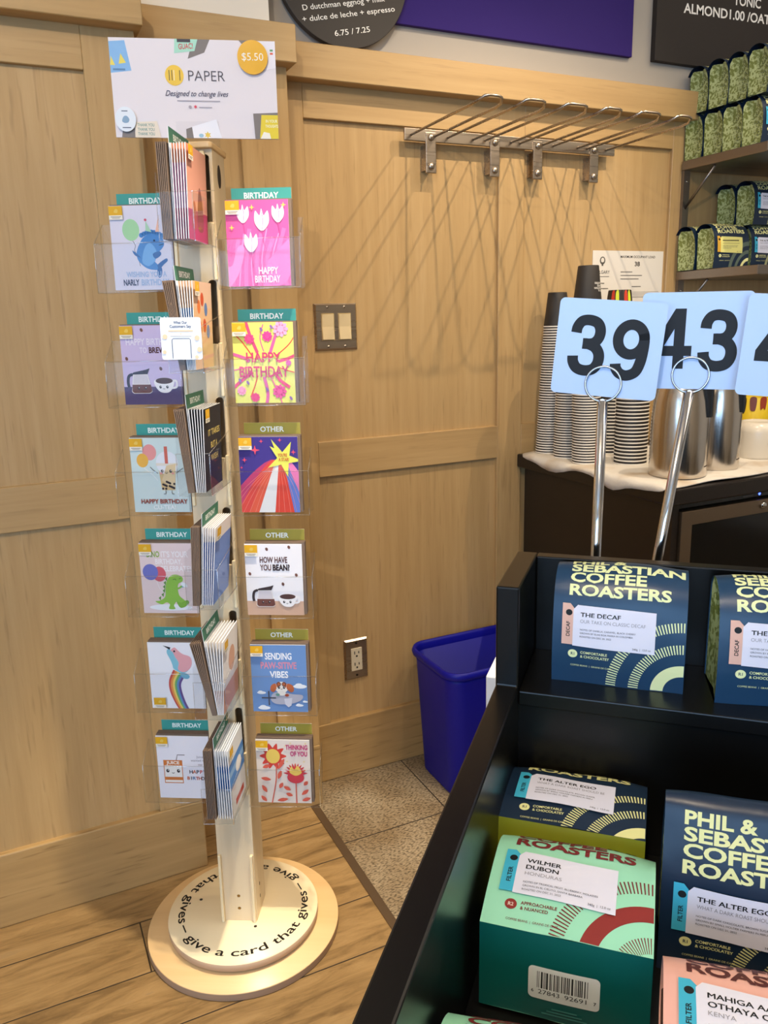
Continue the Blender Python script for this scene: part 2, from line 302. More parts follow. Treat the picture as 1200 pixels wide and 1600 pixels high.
class Art:
    """flat printed artwork: coloured polygons in layers, units mm"""
    def __init__(s): s.it = []; s.lay = 0
    def put(s, vs, fs, col, up=True):
        if up: s.lay += 1
        s.it.append((s.lay, col, list(vs), list(fs))); return s
    def poly(s, pts, col, up=True): return s.put(pts, [tuple(range(len(pts)))], col, up)
    def rect(s, x0, y0, x1, y1, col, up=True): return s.poly([(x0, y0), (x1, y0), (x1, y1), (x0, y1)], col, up)
    def rrect(s, x0, y0, x1, y1, r, col):
        p = []
        for cx, cy, a in ((x1 - r, y0 + r, -90), (x1 - r, y1 - r, 0), (x0 + r, y1 - r, 90), (x0 + r, y0 + r, 180)):
            p += [(cx + r * math.cos(math.radians(a + 15 * k)), cy + r * math.sin(math.radians(a + 15 * k))) for k in range(7)]
        return s.poly(p, col)
    def ell(s, cx, cy, rx, ry, col, rot=0, up=True, n=28):
        c, q = math.cos(math.radians(rot)), math.sin(math.radians(rot))
        return s.poly([(cx + rx * math.cos(2 * PI * k / n) * c - ry * math.sin(2 * PI * k / n) * q, cy + rx * math.cos(2 * PI * k / n) * q + ry * math.sin(2 * PI * k / n) * c) for k in range(n)], col, up)
    def blob(s, pts, col, up=True): return s.poly(spline(pts), col, up)
    def line(s, pts, w, col, smooth=True, up=True):
        if smooth and len(pts) > 2: pts = spline(pts, False)
        L = []; R = []
        for i, p in enumerate(pts):
            a = pts[max(0, i - 1)]; b = pts[min(len(pts) - 1, i + 1)]; dx, dy = b[0] - a[0], b[1] - a[1]; d = math.hypot(dx, dy) or 1
            nx, ny = -dy / d * w / 2, dx / d * w / 2; L.append((p[0] + nx, p[1] + ny)); R.append((p[0] - nx, p[1] - ny))
        n = len(L); return s.put(L + R, [(i, n + i, n + i + 1, i + 1) for i in range(n - 1)], col, up)
    def star(s, cx, cy, R, r, k, col, rot=90):
        return s.poly([(cx + (R if i % 2 == 0 else r) * math.cos(math.radians(rot + 180 * i / k)), cy + (R if i % 2 == 0 else r) * math.sin(math.radians(rot + 180 * i / k))) for i in range(2 * k)], col)
    def text(s, t, x, y, h, col, w=None, al='c', bold=0.012, rot=0, up=True, sx=1.0, shear=0.0):
        vs, fs = glyphs(t, bold)
        if not vs: return s
        x0 = min(v[0] for v in vs); x1 = max(v[0] for v in vs); k = h / CAP; kx = k * sx if w is None else w / (x1 - x0)
        ww = (x1 - x0) * kx; ox = {'l': 0, 'c': -ww / 2, 'r': -ww}[al]; c, q = math.cos(math.radians(rot)), math.sin(math.radians(rot))
        out = []
        for a, b in vs:
            b = b * k; a = (a - x0) * kx + ox + shear * b; out.append((x + a * c - b * q, y + a * q + b * c))
        return s.put(out, fs, col, up)
    def ring(s, cx, cy, r0, r1, a0, a1, col, ticks=0, duty=0.45):
        if ticks:
            vs = []; fs = []
            for i in range(ticks):
                a = math.radians(a0 + (a1 - a0) * (i + 0.5) / ticks); d = math.radians((a1 - a0) / ticks * duty / 2); b = len(vs)
                vs += [(cx + r0 * math.cos(a - d), cy + r0 * math.sin(a - d)), (cx + r1 * math.cos(a - d), cy + r1 * math.sin(a - d)), (cx + r1 * math.cos(a + d), cy + r1 * math.sin(a + d)), (cx + r0 * math.cos(a + d), cy + r0 * math.sin(a + d))]; fs.append((b, b + 1, b + 2, b + 3))
            return s.put(vs, fs, col)
        n = 24; an = [math.radians(a0 + (a1 - a0) * i / n) for i in range(n + 1)]
        vs = [(cx + r0 * math.cos(a), cy + r0 * math.sin(a)) for a in an] + [(cx + r1 * math.cos(a), cy + r1 * math.sin(a)) for a in an]
        return s.put(vs, [(i, n + 1 + i, n + 2 + i, i + 1) for i in range(n)], col)
    def shift(s, dy): s.it = [(l, c, [(a, b + dy) for a, b in v], f) for l, c, v, f in s.it]; return s
    def clip(s, x0, y0, x1, y1): s.cl = (x0, y0, x1, y1); return s
    def build(s, name, parent, fn, cuts=(), rough=0.55, step=0.00006, skip=0, xcuts=()):
        """fn(x_mm, y_mm, height_m)->xyz"""
        mb = MB(); cl = getattr(s, 'cl', None)
        for lay, col, vs, fs in s.it:
            planes = [((0, c, 0), (0, 1, 0), 0) for c in cuts] + [((c, 0, 0), (1, 0, 0), 0) for c in xcuts]
            if cl: planes += [((cl[0], 0, 0), (1, 0, 0), -1), ((cl[2], 0, 0), (1, 0, 0), 1), ((0, cl[1], 0), (0, 1, 0), -1), ((0, cl[3], 0), (0, 1, 0), 1)]
            if planes:
                bm = bmesh.new(); bv = [bm.verts.new((v[0], v[1], 0)) for v in vs]
                for f in fs:
                    try: bm.faces.new([bv[i] for i in f])
                    except ValueError: pass
                for co, no, k in planes:
                    bmesh.ops.bisect_plane(bm, geom=bm.verts[:] + bm.edges[:] + bm.faces[:], plane_co=co, plane_no=no, clear_inner=(k == -1), clear_outer=(k == 1))
                bm.verts.index_update(); vs = [(v.co.x, v.co.y) for v in bm.verts]; fs = [tuple(v.index for v in f.verts) for f in bm.faces]; bm.free()
            if not fs: continue
            m = ink(col, rough) if col not in MC else MC[col]
            mb.add([fn(x, y, (lay + skip) * step) for x, y in vs], fs, m)
        return mb.build(name, parent, fix=False)

# ------------------------------------------------------------------ the room
XL, XR, YF, ZC = -3.0, 4.0, -2.8, 2.78
struct(MB().box(XL, 0.606, YF, 1.86, -0.05, 0, 'wood_look_tile').build('floor'))
struct(MB().box(0.627, XR, YF, 1.98, -0.05, 0, 'stone_tile').build('floor'))
struct(MB().box(0.606, 0.627, YF, 1.83, -0.05, 0.003, 'bronze_steel').build('trim_1', bevel=0.001))
struct(MB().box(XL, XR, YF, 2.1, ZC, ZC + 0.05, 'ceiling_paint').build('ceiling'))
# wall_left: wainscot nearest the camera
YA, YM, YB = 1.715, 1.825, 1.920
def wains(side, x0, x1, y, back, panels, ret=None, right_end=True):
    """panels: list of (px0, px1) recessed panels"""
    struct(MB().box(x0, x1, y + 0.011, back, 0, 1.83, 'maple_vertical').build('wall_' + side))
    struct(MB().box(x0, x1, y - 0.003, y + 0.02, 0, 0.176, 'maple_baseboard').build('baseboard_' + side, bevel=0.003))
    n[0] += 1
    mb = MB(); edges = [x0] + [e for p in panels for e in p] + [x1]
    for i in range(0, len(edges), 2):
        if edges[i + 1] - edges[i] > 0.002: mb.box(edges[i], edges[i + 1], y, y + 0.02, 0.176, 1.82, 'maple_vertical')
    struct(mb.build('trim_%d' % n[0], bevel=0.0012, seg=1)); n[0] += 1
    mb = MB()
    for a, b in panels: mb.box(a, b, y - 0.0005, y + 0.02, 0.879, 0.971, 'maple_horizontal'); mb.box(a, b, y - 0.0005, y + 0.02, 1.742, 1.82, 'maple_horizontal')
    struct(mb.build('trim_%d' % n[0], bevel=0.0012, seg=1)); n[0] += 1
    struct(MB().box(x0, x1 + (0.011 if right_end else 0), y - 0.04, back + 0.1, 1.817, 1.892, 'maple_horizontal').build('trim_%d' % n[0], bevel=0.0015, seg=1))
n = [1]
wains('left', XL, 0.302, YA, 1.98, [(-2.9, 0.204)])
wains('center', 0.302, 0.642, YM, 2.0, [(0.36, 0.53)])
wains('back', 0.642, XR, YB, 2.05, [(0.711, 1.258), (1.340, 1.865), (1.95, 3.9)], right_end=False)
struct(MB().box(XL, 0.30, 1.78, 1.9, 1.88, ZC, 'drywall').build('wall_upper_left'))
struct(MB().box(0.30, 0.617, 1.85, 2.0, 1.88, ZC, 'drywall').build('wall_upper_center'))
struct(MB().box(0.617, XR, 1.93, 2.05, 1.88, ZC, 'drywall_dimmed').build('wall_upper_back'))  # white wall too; its dimmer light is darkened into the paint colour
struct(MB().box(XR, XR + 0.1, YF, 2.1, 0, ZC, 'drywall').build('wall_right'))
# street side: wall with a wide window the daylight comes through
mb = MB(); mb.box(XL - 0.1, XL, YF, 2.1, 0, 0.8, 'drywall').box(XL - 0.1, XL, YF, 2.1, 2.4, ZC, 'drywall').box(XL - 0.1, XL, -0.95, 2.1, 0.8, 2.4, 'drywall').box(XL - 0.1, XL, YF, -2.55, 0.8, 2.4, 'drywall'); struct(mb.build('wall_side'))
mb = MB(); mb.box(XL - 0.07, XL - 0.02, -2.55, -0.95, 0.8, 0.85, 'black_plastic').box(XL - 0.07, XL - 0.02, -2.55, -0.95, 2.35, 2.4, 'black_plastic').box(XL - 0.07, XL - 0.02, -2.55, -2.5, 0.85, 2.35, 'black_plastic').box(XL - 0.07, XL - 0.02, -1.0, -0.95, 0.85, 2.35, 'black_plastic'); struct(mb.build('window_2'))
mb = MB(); mb.box(XL, XR, YF - 0.1, YF, 0, 0.35, 'drywall').box(XL, XR, YF - 0.1, YF, 2.5, ZC, 'drywall').box(-0.6, XR, YF - 0.1, YF, 0.35, 2.5, 'drywall')
struct(mb.build('wall_front'))
mb = MB(); mb.box(XL, -0.6, YF - 0.07, YF - 0.02, 0.35, 0.41, 'black_plastic').box(XL, -0.6, YF - 0.07, YF - 0.02, 2.44, 2.5, 'black_plastic')
for x in (XL, -1.8, -0.65): mb.box(x, x + 0.05, YF - 0.07, YF - 0.02, 0.41, 2.44, 'black_plastic')
struct(mb.build('window_1'))

# ------------------------------------------------------------------ on the walls
def onwall(y): return lambda a, b, h: (a / 1000.0, y - h, b / 1000.0)
# round drink sign
t = thing('round_menu_sign', 'round black menu sign listing an eggnog drink above the wooden wall cap', 'sign', (0.8165, 1.9155, 2.06), (0, 0.0, 0))
mb = MB(); mb.prism([(0.165 * math.cos(2 * PI * k / 72), 0.165 * math.sin(2 * PI * k / 72)) for k in range(72)], lambda a, b, q: (a, q, b), -0.016, 0.0, M('sign_black', '2a2421', 0.5)); mb.build('sign_panel', t, bevel=0.001); MB().box(-0.12, -0.02, 0.0, 0.0144, -0.09, 0.02, 'black_plastic').build('wall_spacer', t)
A = Art(); 
for s_, x, y, h, w in (('D dutchman eggnog + milk', 2, -76, 11, 212), ('+ dulce de leche + espresso', 14, -97, 11, 240), ('6.75 / 7.25', 20, -133, 11.5, 92)): A.text(s_, x, y, h, 'f2efe8', w, 'c', 0.004, 12)
A.build('lettering', t, lambda a, b, h: (a / 1000, -0.0165 - h, b / 1000))
# purple and chalk boards
o = MB().box(0.86, 1.692, 1.916, 1.93, 1.969, 2.70, M('purple_paint', '2e1d66', 0.75, spec=0.2)).build('purple_wall_panel', bevel=0.0015); tag(o, 'plain purple rectangular panel on the wall between the two black boards', 'panel')
t = thing('chalkboard_menu', 'black menu board with white almond and oat prices in the upper right corner', 'menu board', (1.77, 1.911, 1.968))
MB().box(0, 1.3, 0, 0.018, 0, 0.7, M('chalk_black', '231c19', 0.7)).build('board', t, bevel=0.001)
A = Art(); A.text('ALMOND1.00 /OAT', 98, 132, 24, 'efece6', 345, 'l', 0.02, 1.5).text('TONIC', 290, 176, 24, 'efece6', 110, 'l', 0.02, 1.5)
A.build('lettering', t, lambda a, b, h: (a / 1000, -0.0005 - h, b / 1000))

# stainless glass rack
t = thing('hanging_glass_rack', 'stainless steel wall rack with six long wire loops under the wooden cap', 'glass rack')
MB().box(0.968, 1.630, 1.900, 1.908, 1.706, 1.735, 'stainless').build('wall_bar', t, bevel=0.0015)
for i, (x0, x1) in enumerate(((0.987, 1.053), (1.092, 1.166), (1.202, 1.282), (1.311, 1.382), (1.418, 1.500), (1.533, 1.599))):
    z0 = 1.720; yt = 1.577; dz = 0.006
    pts = [(x0, 1.904, z0), (x0, 1.62, z0 + 0.003), (x0 + 0.002, 1.598, z0 + 0.005), (x0 + 0.012, 1.580, z0 + 0.013), (x0 + 0.022, yt, z0 + 0.014), (x1 - 0.022, yt, z0 + 0.014), (x1 - 0.012, 1.580, z0 + 0.012), (x1 - 0.002, 1.598, z0 + 0.005), (x1, 1.62, z0 + 0.003), (x1, 1.904, z0)]
    MB().tube(pts, 0.0031, 'stainless', 10).build('wire_loop', t)
for x in (1.040, 1.230, 1.366, 1.556):
    o = MB().box(x - 0.015, x + 0.015, 1.896, 1.902, 1.632, 1.728, 'stainless').build('mounting_tab', t, bevel=0.002)
    for z in (1.716, 1.648): MB().lathe([(0.0085, 0), (0.0085, 0.002), (0.006, 0.0045), (0.0, 0.0055)], 'stainless', 20).build('bolt', o, xf=lambda a, b, c, x=x, z=z: (x + a, 1.896 - c, z + b))
    MB().box(x - 0.012, x + 0.012, 1.902, 1.932, 1.64, 1.70, 'stainless').build('spacer', o)

# light switch and outlet
def plate(name, label, cat, x0, x1, z0, z1, m):
    t = thing(name, label, cat, ((x0 + x1) / 2, 1.9315, (z0 + z1) / 2)); w, h = (x1 - x0) / 2, (z1 - z0) / 2
    mb = MB(); ch = 0.004
    mb.add([(-w, 0, -h), (w, 0, -h), (w, 0, h), (-w, 0, h), (-w, -0.003, -h), (w, -0.003, -h), (w, -0.003, h), (-w, -0.003, h), (-w + ch, -0.007, -h + ch), (w - ch, -0.007, -h + ch), (w - ch, -0.007, h - ch), (-w + ch, -0.007, h - ch)],
           [(0, 1, 5, 4), (1, 2, 6, 5), (2, 3, 7, 6), (3, 0, 4, 7), (4, 5, 9, 8), (5, 6, 10, 9), (6, 7, 11, 10), (7, 4, 8, 11), (8, 9, 10, 11), (3, 2, 1, 0)], m); mb.build('cover_plate', t); return t
t = plate('light_switch', 'double rocker light switch in a steel cover plate on the wooden wall', 'light switch', 0.719, 0.834, 1.203, 1.318, 'stainless')
for x in (-0.0235, 0.0225):
    MB().box(x - 0.0175, x + 0.0175, -0.0085, -0.006, -0.0335, 0.0335, M('ivory_dark', 'b89f70', 0.4)).build('switch_frame', t)
    mb = MB(); mb.add([(x - 0.0155, -0.0125, -0.031), (x + 0.0155, -0.0125, -0.031), (x + 0.0155, -0.009, 0), (x - 0.0155, -0.009, 0), (x - 0.0155, -0.0105, 0.031), (x + 0.0155, -0.0105, 0.031), (x - 0.0155, -0.007, -0.031), (x + 0.0155, -0.007, -0.031), (x + 0.0155, -0.007, 0.031), (x - 0.0155, -0.007, 0.031)],
                      [(0, 1, 2, 3), (3, 2, 5, 4), (6, 7, 1, 0), (4, 5, 8, 9), (0, 3, 4, 9, 6), (1, 7, 8, 5, 2)], 'ivory'); mb.build('rocker', t)
    for z in (-0.0485, 0.0485): MB().lathe([(0.0035, 0), (0.003, 0.0012), (0, 0.0016)], 'stainless', 14).build('screw', t, xf=lambda a, b, c, x=x, z=z: (x + a, -0.007 - c, z + b))
t = plate('wall_outlet', 'grey steel power outlet with ivory sockets low on the wooden wall', 'outlet', 0.763, 0.833, 0.290, 0.409, 'stainless')
MB().box(-0.0165, 0.0165, -0.0095, -0.006, -0.0335, 0.0335, M('ivory_light', 'd8ccb2', 0.35)).build('socket_body', t, bevel=0.001)
mb = MB()
for z in (0.016, -0.018):
    mb.box(-0.0075, -0.005, -0.0098, -0.009, z, z + 0.009, 'black_plastic').box(0.005, 0.0075, -0.0098, -0.009, z + 0.001, z + 0.008, 'black_plastic').prism([(0.0028 * math.cos(k * PI / 6), z - 0.006 + 0.0028 * math.sin(k * PI / 6)) for k in range(12)], lambda a, b, q: (a, q, b), -0.0098, -0.009, 'black_plastic')
mb.build('socket_slots', t)
for z in (-0.048, 0.048): MB().lathe([(0.0035, 0), (0.003, 0.0012), (0, 0.0016)], M('dark_screw', '2b241c', 0.4, 0.8), 14).build('screw', t, xf=lambda a, b, c, z=z: (a, -0.007 - c, z + b))

# occupant load notice
t = thing('occupancy_notice', 'white printed maximum occupant load notice pinned near the shelf end', 'notice', (1.589, 1.9305, 1.262))
MB().box(0, 0.269, -0.0015, 0, 0, 0.193, M('paper_white', 'e4ddd2', 0.6)).build('paper', t)
A = Art(); A.text('MAXIMUM OCCUPANT LOAD', 170, 173, 6.5, '3a3532', 134, 'c', 0.02).text('38', 168, 150, 12, '3a3532', 20, 'c', 0.03)
A.ell(36, 165, 10, 11, '55504b').ell(36, 166, 6, 7, 'e4ddd2').rect(33, 150, 39, 160, '55504b'); A.text('CALGARY', 36, 128, 9, '4a4541', 56, 'c', 0.004); A.rect(12, 119, 62, 121, '8a847d')
for y, a, b in ((132, 105, 150), (122, 105, 188), (112, 105, 175), (90, 150, 185), (100, 12, 45), (85, 12, 60)): A.rect(a, y, b, y + 2.2, '7a746d')
A.rect(80, 60, 255, 76, '8f8982').rect(81, 61, 254, 75, 'e4ddd2')
for k in range(3): A.rect(84, 63 + 4 * k, 250 - 20 * (k == 0), 64.5 + 4 * k, '9a948d')
for k in range(6): A.rect(80, 20 + 5 * k, 250 - 15 * (k % 3), 21.5 + 5 * k, 'a8a29b')
A.build('printing', t, lambda a, b, h: (a / 1000, -0.0016 - h, b / 1000))

# ------------------------------------------------------------------ blue waste bin
t = thing('waste_bin', 'blue rectangular plastic waste bin on the tiles below the outlet wall', 'waste bin', (1.128, 1.772, 0))
def rr(w, d, r, nseg=8):
    p = []
    for cx, cy, a in ((w - r, -d + r, -90), (w - r, d - r, 0), (-w + r, d - r, 90), (-w + r, -d + r, 180)):
        p += [(cx + r * math.cos(math.radians(a + 90 * k / nseg)), cy + r * math.sin(math.radians(a + 90 * k / nseg))) for k in range(nseg + 1)]
    return p
mb = MB(); rings = []
def loft(mb, rings, m, close0=False, close1=False):
    N = len(rings[0][0]); vs = [(a, b, z) for pts, z in rings for a, b in pts]
    mb.add(vs, [(i * N + k, i * N + (k + 1) % N, (i + 1) * N + (k + 1) % N, (i + 1) * N + k) for i in range(len(rings) - 1) for k in range(N)], m, True)
    if close0: mb.add(vs[:N], [tuple(reversed(range(N)))], m)
    if close1: mb.add(vs[-N:], [tuple(range(N))], m)
    return mb
prof = [(0.158, 0.100, 0.045, 0.0), (0.162, 0.104, 0.045, 0.006), (0.176, 0.118, 0.045, 0.34), (0.178, 0.120, 0.045, 0.352), (0.174, 0.116, 0.042, 0.352), (0.160, 0.102, 0.042, 0.012)]
loft(mb, [(rr(w, d, r), z) for w, d, r, z in prof], 'blue_plastic', True, True).build('bin_body', t)
rim = [(0.178, 0.120, 0.045, 0.352), (0.185, 0.127, 0.05, 0.356), (0.187, 0.129, 0.05, 0.366), (0.184, 0.126, 0.05, 0.376), (0.179, 0.121, 0.047, 0.376), (0.175, 0.117, 0.045, 0.368), (0.174, 0.116, 0.042, 0.352)]
loft(MB(), [(rr(w, d, r), z) for w, d, r, z in rim], 'blue_plastic').build('bin_rim', t)

# ------------------------------------------------------------------ back counter with cups and flasks
t = thing('back_counter', 'dark brown counter against the wall holding cups, flasks and a towel', 'counter', (0, 0, 0))
MB().box(1.345, 1.364, 1.325, 1.905, 0, 0.846, 'counter_dark').build('end_panel', t)
MB().box(1.364, 3.2, 1.36, 1.905, 0, 0.846, 'black_plastic').build('carcass', t)
MB().box(1.325, 3.2, 1.308, 1.918, 0.846, 0.8845, M('counter_top', '1a120d', 0.35)).build('worktop', t, bevel=0.004)
t = thing('undercounter_fridge', 'black undercounter fridge with a bronze steel door frame below the flasks', 'fridge', (1.368, 1.36, 0.0))
MB().box(0, 0.6, -0.03, -0.001, 0.832, 0.845, 'black_gloss').build('control_strip', t); 
MB().box(0.205, 0.24, -0.0315, -0.03, 0.8365, 0.8385, M('grey_print', '77716a', 0.5)).build('control_mark', t); MB().lathe([(0.004, 0), (0.003, 0.001), (0, 0.0012)], 'led_blue', 16).build('indicator_light', t, xf=lambda a, b, c: (0.262 + a, -0.0305 - c, 0.8385 + b))
mb = MB(); D0, D1 = -0.042, -0.002; x0, x1, z0, z1, k = 0.0, 0.6, 0.06, 0.826, 0.034
for P_ in ([(x0, z1), (x1, z1), (x1 - k, z1 - k), (x0 + k, z1 - k)], [(x0, z0), (x0, z1), (x0 + k, z1 - k), (x0 + k, z0 + k)], [(x1, z1), (x1, z0), (x1 - k, z0 + k), (x1 - k, z1 - k)], [(x1, z0), (x0, z0), (x0 + k, z0 + k), (x1 - k, z0 + k)]):
    mb.prism(P_, lambda a, b, q: (a, q, b), D0, D1, 'bronze_steel')
mb.build('door_frame', t, bevel=0.001, seg=1)
MB().box(k, x1 - k, -0.036, -0.004, z0 + k, z1 - k, 'black_gloss').build('door_glass', t)
MB().lathe([(0.009, 0), (0.009, 0.004), (0.006, 0.007), (0, 0.008)], 'chrome', 20).build('lock', t, xf=lambda a, b, c: (0.262 + a, -0.042 - c, 0.812 + b))

# towel draped on the counter
def towel(name, label, outline, z0, drop):
    bm = bmesh.new(); ol = spline(outline, True, 5); nn = len(ol); cx = sum(p[0] for p in ol) / nn; cy = sum(p[1] for p in ol) / nn
    rings = []; R = 14; mb = MB(); vs = []
    def hz(x, y):
        b = 0.0022 + 0.0018 * math.sin(23 * x + 3 * math.sin(17 * y)) * math.sin(19 * y + 1) ; z = z0 + max(0.0008, b + 0.001)
        return z
    for i in range(R + 1):
        s_ = i / R
        for p in ol:
            x, y = cx + (p[0] - cx) * s_, cy + (p[1] - cy) * s_; z = hz(x, y)
            ov = max(0, 1.325 - x - 0.0) if y < 1.92 else 0; of = max(0, 1.308 - y)
            e = max(ov, of)
            if e > 0:
                if ov >= of: x = 1.325 - min(e, 0.006) * 1.0 - 0.002 - 0.002 * math.sin(40 * y); 
                else: y = 1.308 - min(e, 0.006) - 0.002
                z = z0 + 0.003 - max(0, e - 0.003) * (0.62 + 0.22 * math.sin(31 * (x + y) + 1.3))
            vs.append((x, y, z))
    fs = [(i * nn + k, i * nn + (k + 1) % nn, (i + 1) * nn + (k + 1) % nn, (i + 1) * nn + k) for i in range(R) for k in range(nn)]
    mb.add(vs, fs, 'terry_towel', True); o = mb.build(name); md = o.modifiers.new('thickness', 'SOLIDIFY'); md.thickness = 0.0025; md.offset = 1; return tag(o, label, 'towel')
towel('towel', 'stained white towel spread on the dark counter beneath the cups and flasks', [(1.30, 1.86), (1.29, 1.72), (1.305, 1.58), (1.27, 1.47), (1.30, 1.37), (1.33, 1.316), (1.45, 1.325), (1.55, 1.322), (1.75, 1.345), (2.0, 1.35), (2.02, 1.6), (1.96, 1.78), (1.7, 1.80), (1.5, 1.88), (1.38, 1.905)], 0.8845, 0.02)

ZT = 0.8895
# paper cups, nested upside down in stacks
def cup_proto(R, r, h, dark, rimc, extra=None):
    t = thing('paper_cup', None, 'cup')
    mb = MB(); mb.lathe([(R - 0.0006, 0.0035), (R - 0.0014, 0.010), (r, h - 0.002), (r - 0.001, h), (r - 0.003, h - 0.001), (r - 0.0032, h - 0.006)], dark, 36, caps=False); mb.lathe([(r - 0.0032, h - 0.006), (0.0, h - 0.006)], 'card_white', 36, caps=False); mb.build('cup_wall', t, fix=False)
    MB().lathe([(R - 0.0022, 0.0006), (R - 0.0005, 0.0), (R + 0.0007, 0.0012), (R + 0.0007, 0.0026), (R - 0.0004, 0.0038)], rimc, 36, caps=False).build('cup_rim', t, fix=False)
    if extra: extra(t)
    return t
M('cup_black', '2a2522', 0.6); M('cup_rim_white', 'e9e2d6', 0.5)
def letter_cup(t):
    A = Art(); Rm_ = 0.033
    for i, s_ in enumerate(('PHIL &', 'SEBASTIAN', 'COFFEE', 'ROASTERS')): A.text(s_, 0, -6.2 * i, 4.4, 'd8d2c8', None, 'l', 0.03)
    def fn(a, b, h):
        z = 0.034 - (b) / 1000; an = math.radians(-80) - (a) / 1000 / Rm_ + 0.62; rr_ = 0.0352 - (z - 0.005) / 0.09 * 0.0105 + 0.0006 + h
        return (rr_ * math.cos(an), rr_ * math.sin(an), z)
    A.build('lettering', t, fn)
P1 = cup_proto(0.0365, 0.026, 0.094, 'cup_black', 'cup_rim_white'); P1t = tree_of(P1)
P2 = cup_proto(0.0425, 0.030, 0.100, 'cup_black', 'cup_rim_white'); P2t = tree_of(P2)
P3 = cup_proto(0.0365, 0.026, 0.094, 'cup_black', 'cup_rim_white', letter_cup)
P4 = cup_proto(0.0425, 0.030, 0.100, 'cup_black', 'cup_rim_white', None)
A = Art()
for k in range(9): A.blob([(k * 13 + random.uniform(-2, 2), 12), (k * 13 + 8, 22 + random.uniform(-8, 8)), (k * 13 + 6, 50), (k * 13 - 2, 44)], ['c8402a', 'd8e23a', '2a2522'][k % 3])
A.build('printed_pattern', P4, lambda a, b, h: ((0.0424 - 0.0125 * (b + 48) / 100 + 0.0004 + h) * math.cos(a / 36 - 2.9), (0.0424 - 0.0125 * (b + 48) / 100 + 0.0004 + h) * math.sin(a / 36 - 2.9), (b + 48) / 1000))
def stack(P, tree, x, y, nn, dz, lean, label, group, top=None, toplabel=None):
    for k in range(nn):
        o = copy_tree(P, None, tree); o['label'] = label; o['group'] = group
        o.location = (x + lean * k * dz + random.uniform(-.0004, .0004), y + random.uniform(-.0004, .0004), ZT + k * dz); o.rotation_euler = (0, 0, random.uniform(0, 6.28))
    z = ZT + nn * dz
    if top is not None:
        top.location = (x + lean * nn * dz, y, z); top['label'] = toplabel
P5 = copy_tree(P1, None, P1t)
stack(P1, P1t, 1.400, 1.868, 49, 0.0072, 0.055, 'black paper cup with white rim nested in the leftmost tall cup stack', 'cups in the leftmost stack', P5, 'plain black upside-down cup on top of the leftmost cup stack')
P6 = copy_tree(P1, None, P1t)
stack(P1, P1t, 1.392, 1.774, 42, 0.0072, 0.02, 'black paper cup with white rim in the second cup stack from the left', 'cups in the second stack', P6, 'plain black cup topping the second stack, behind the number 39 card')
stack(P1, P1t, 1.380, 1.676, 57, 0.0072, -0.03, 'black paper cup with white rim in the third stack behind the number 39 rod', 'cups in the third stack', P3, 'black upside-down cup with white lettering on the highest cup stack')
P7 = copy_tree(P2, None, P2t)
stack(P2, P2t, 1.468, 1.605, 27, 0.0094, 0.0, 'wider black paper cup with white rim in the cup stack next to the flask', 'cups in the stack by the flask', P7, 'plain black cup topping the stack next to the flask, behind the number cards')
stack(P2, P2t, 1.535, 1.772, 37, 0.0094, 0.06, 'wide black paper cup in the stack standing behind the others, away from the flask', 'cups in the back stack', P4, 'black cup with red and yellow print on the stack at the back')
for P_, tr in ((P1, P1t), (P2, P2t)):
    for c in tr[P_.name]: bpy.data.objects.remove(c)
    bpy.data.objects.remove(P_)

# vacuum flasks
def flask(label, x, y, r, h, rz):
    t = thing('vacuum_flask', label, 'flask', (x, y, ZT), (0, 0, rz))
    MB().lathe([(r * 0.93, 0), (r * 0.985, 0.003), (r, 0.010), (r, h * 0.42), (r * 0.985, h * 0.55), (r * 0.93, h * 0.70), (r * 0.84, h * 0.82), (r * 0.70, h * 0.9)], 'stainless_flask', 56).build('flask_body', t)
    MB().lathe([(r * 0.70, h * 0.9), (r * 0.72, h * 0.905), (r * 0.72, h * 0.97), (r * 0.60, h), (0, h)], 'black_plastic', 40).build('lid', t)
    A = Art(); A.rect(-12, 26, -4, 29, '55483d'); A.rect(-2, 26, 11, 29.5, '55483d')
    A.build('maker_mark', t, lambda a, b, hh: ((r + 0.0003 + hh) * math.cos(a / 1000 / r), (r + 0.0003 + hh) * math.sin(a / 1000 / r), b / 1000))
    mb = MB(); mb.prism([(-0.006, 0.0), (0.006, 0.0), (0.008, 0.10), (-0.009, 0.10)], lambda a, b, q: (q, a, h * 0.55 + b * 0.9), r * 0.80, r * 1.10, 'black_plastic'); mb.build('spout', t, bevel=0.002)
    return t
flask('brushed steel flask at the counter edge behind the number 43 rod', 1.447, 1.419, 0.0665, 0.26, math.radians(-62))
flask('brushed steel flask with black spout beside the white mug', 1.592, 1.438, 0.0555, 0.26, math.radians(-64))
# mug upside down
t = thing('coffee_mug', 'white mug with a black round crest standing upside down on the towel', 'mug', (1.812, 1.500, ZT))
MB().lathe([(0.054, 0), (0.0575, 0.001), (0.058, 0.006), (0.058, 0.070), (0.055, 0.086), (0.044, 0.092), (0.041, 0.096), (0.039, 0.092), (0.0, 0.092)], 'mug_white', 56, caps=False).build('mug_body', t)
MB().tube([(0.056, 0.03, 0.018), (0.076, 0.045, 0.020), (0.086, 0.05, 0.042), (0.076, 0.045, 0.066), (0.054, 0.03, 0.070)], 0.006, 'mug_white', 12).build('handle', t)
A = Art(); A.ell(0, 0, 13, 13, '3a332e').ell(0, 0, 11.8, 11.8, 'a89e90').ell(0, 0, 5.5, 7, '2e2824', 20).text('&', 0, -5, 10, 'd8cfc0', None, 'c', 0.02)
for k in range(12): A.ell(8.8 * math.cos(k * .52), 8.8 * math.sin(k * .52), 1.5, 1.2, '4a423c')
A.blob([(-4, 15), (2, 17), (9, 22), (4, 20), (-3, 19)], '3a332e')
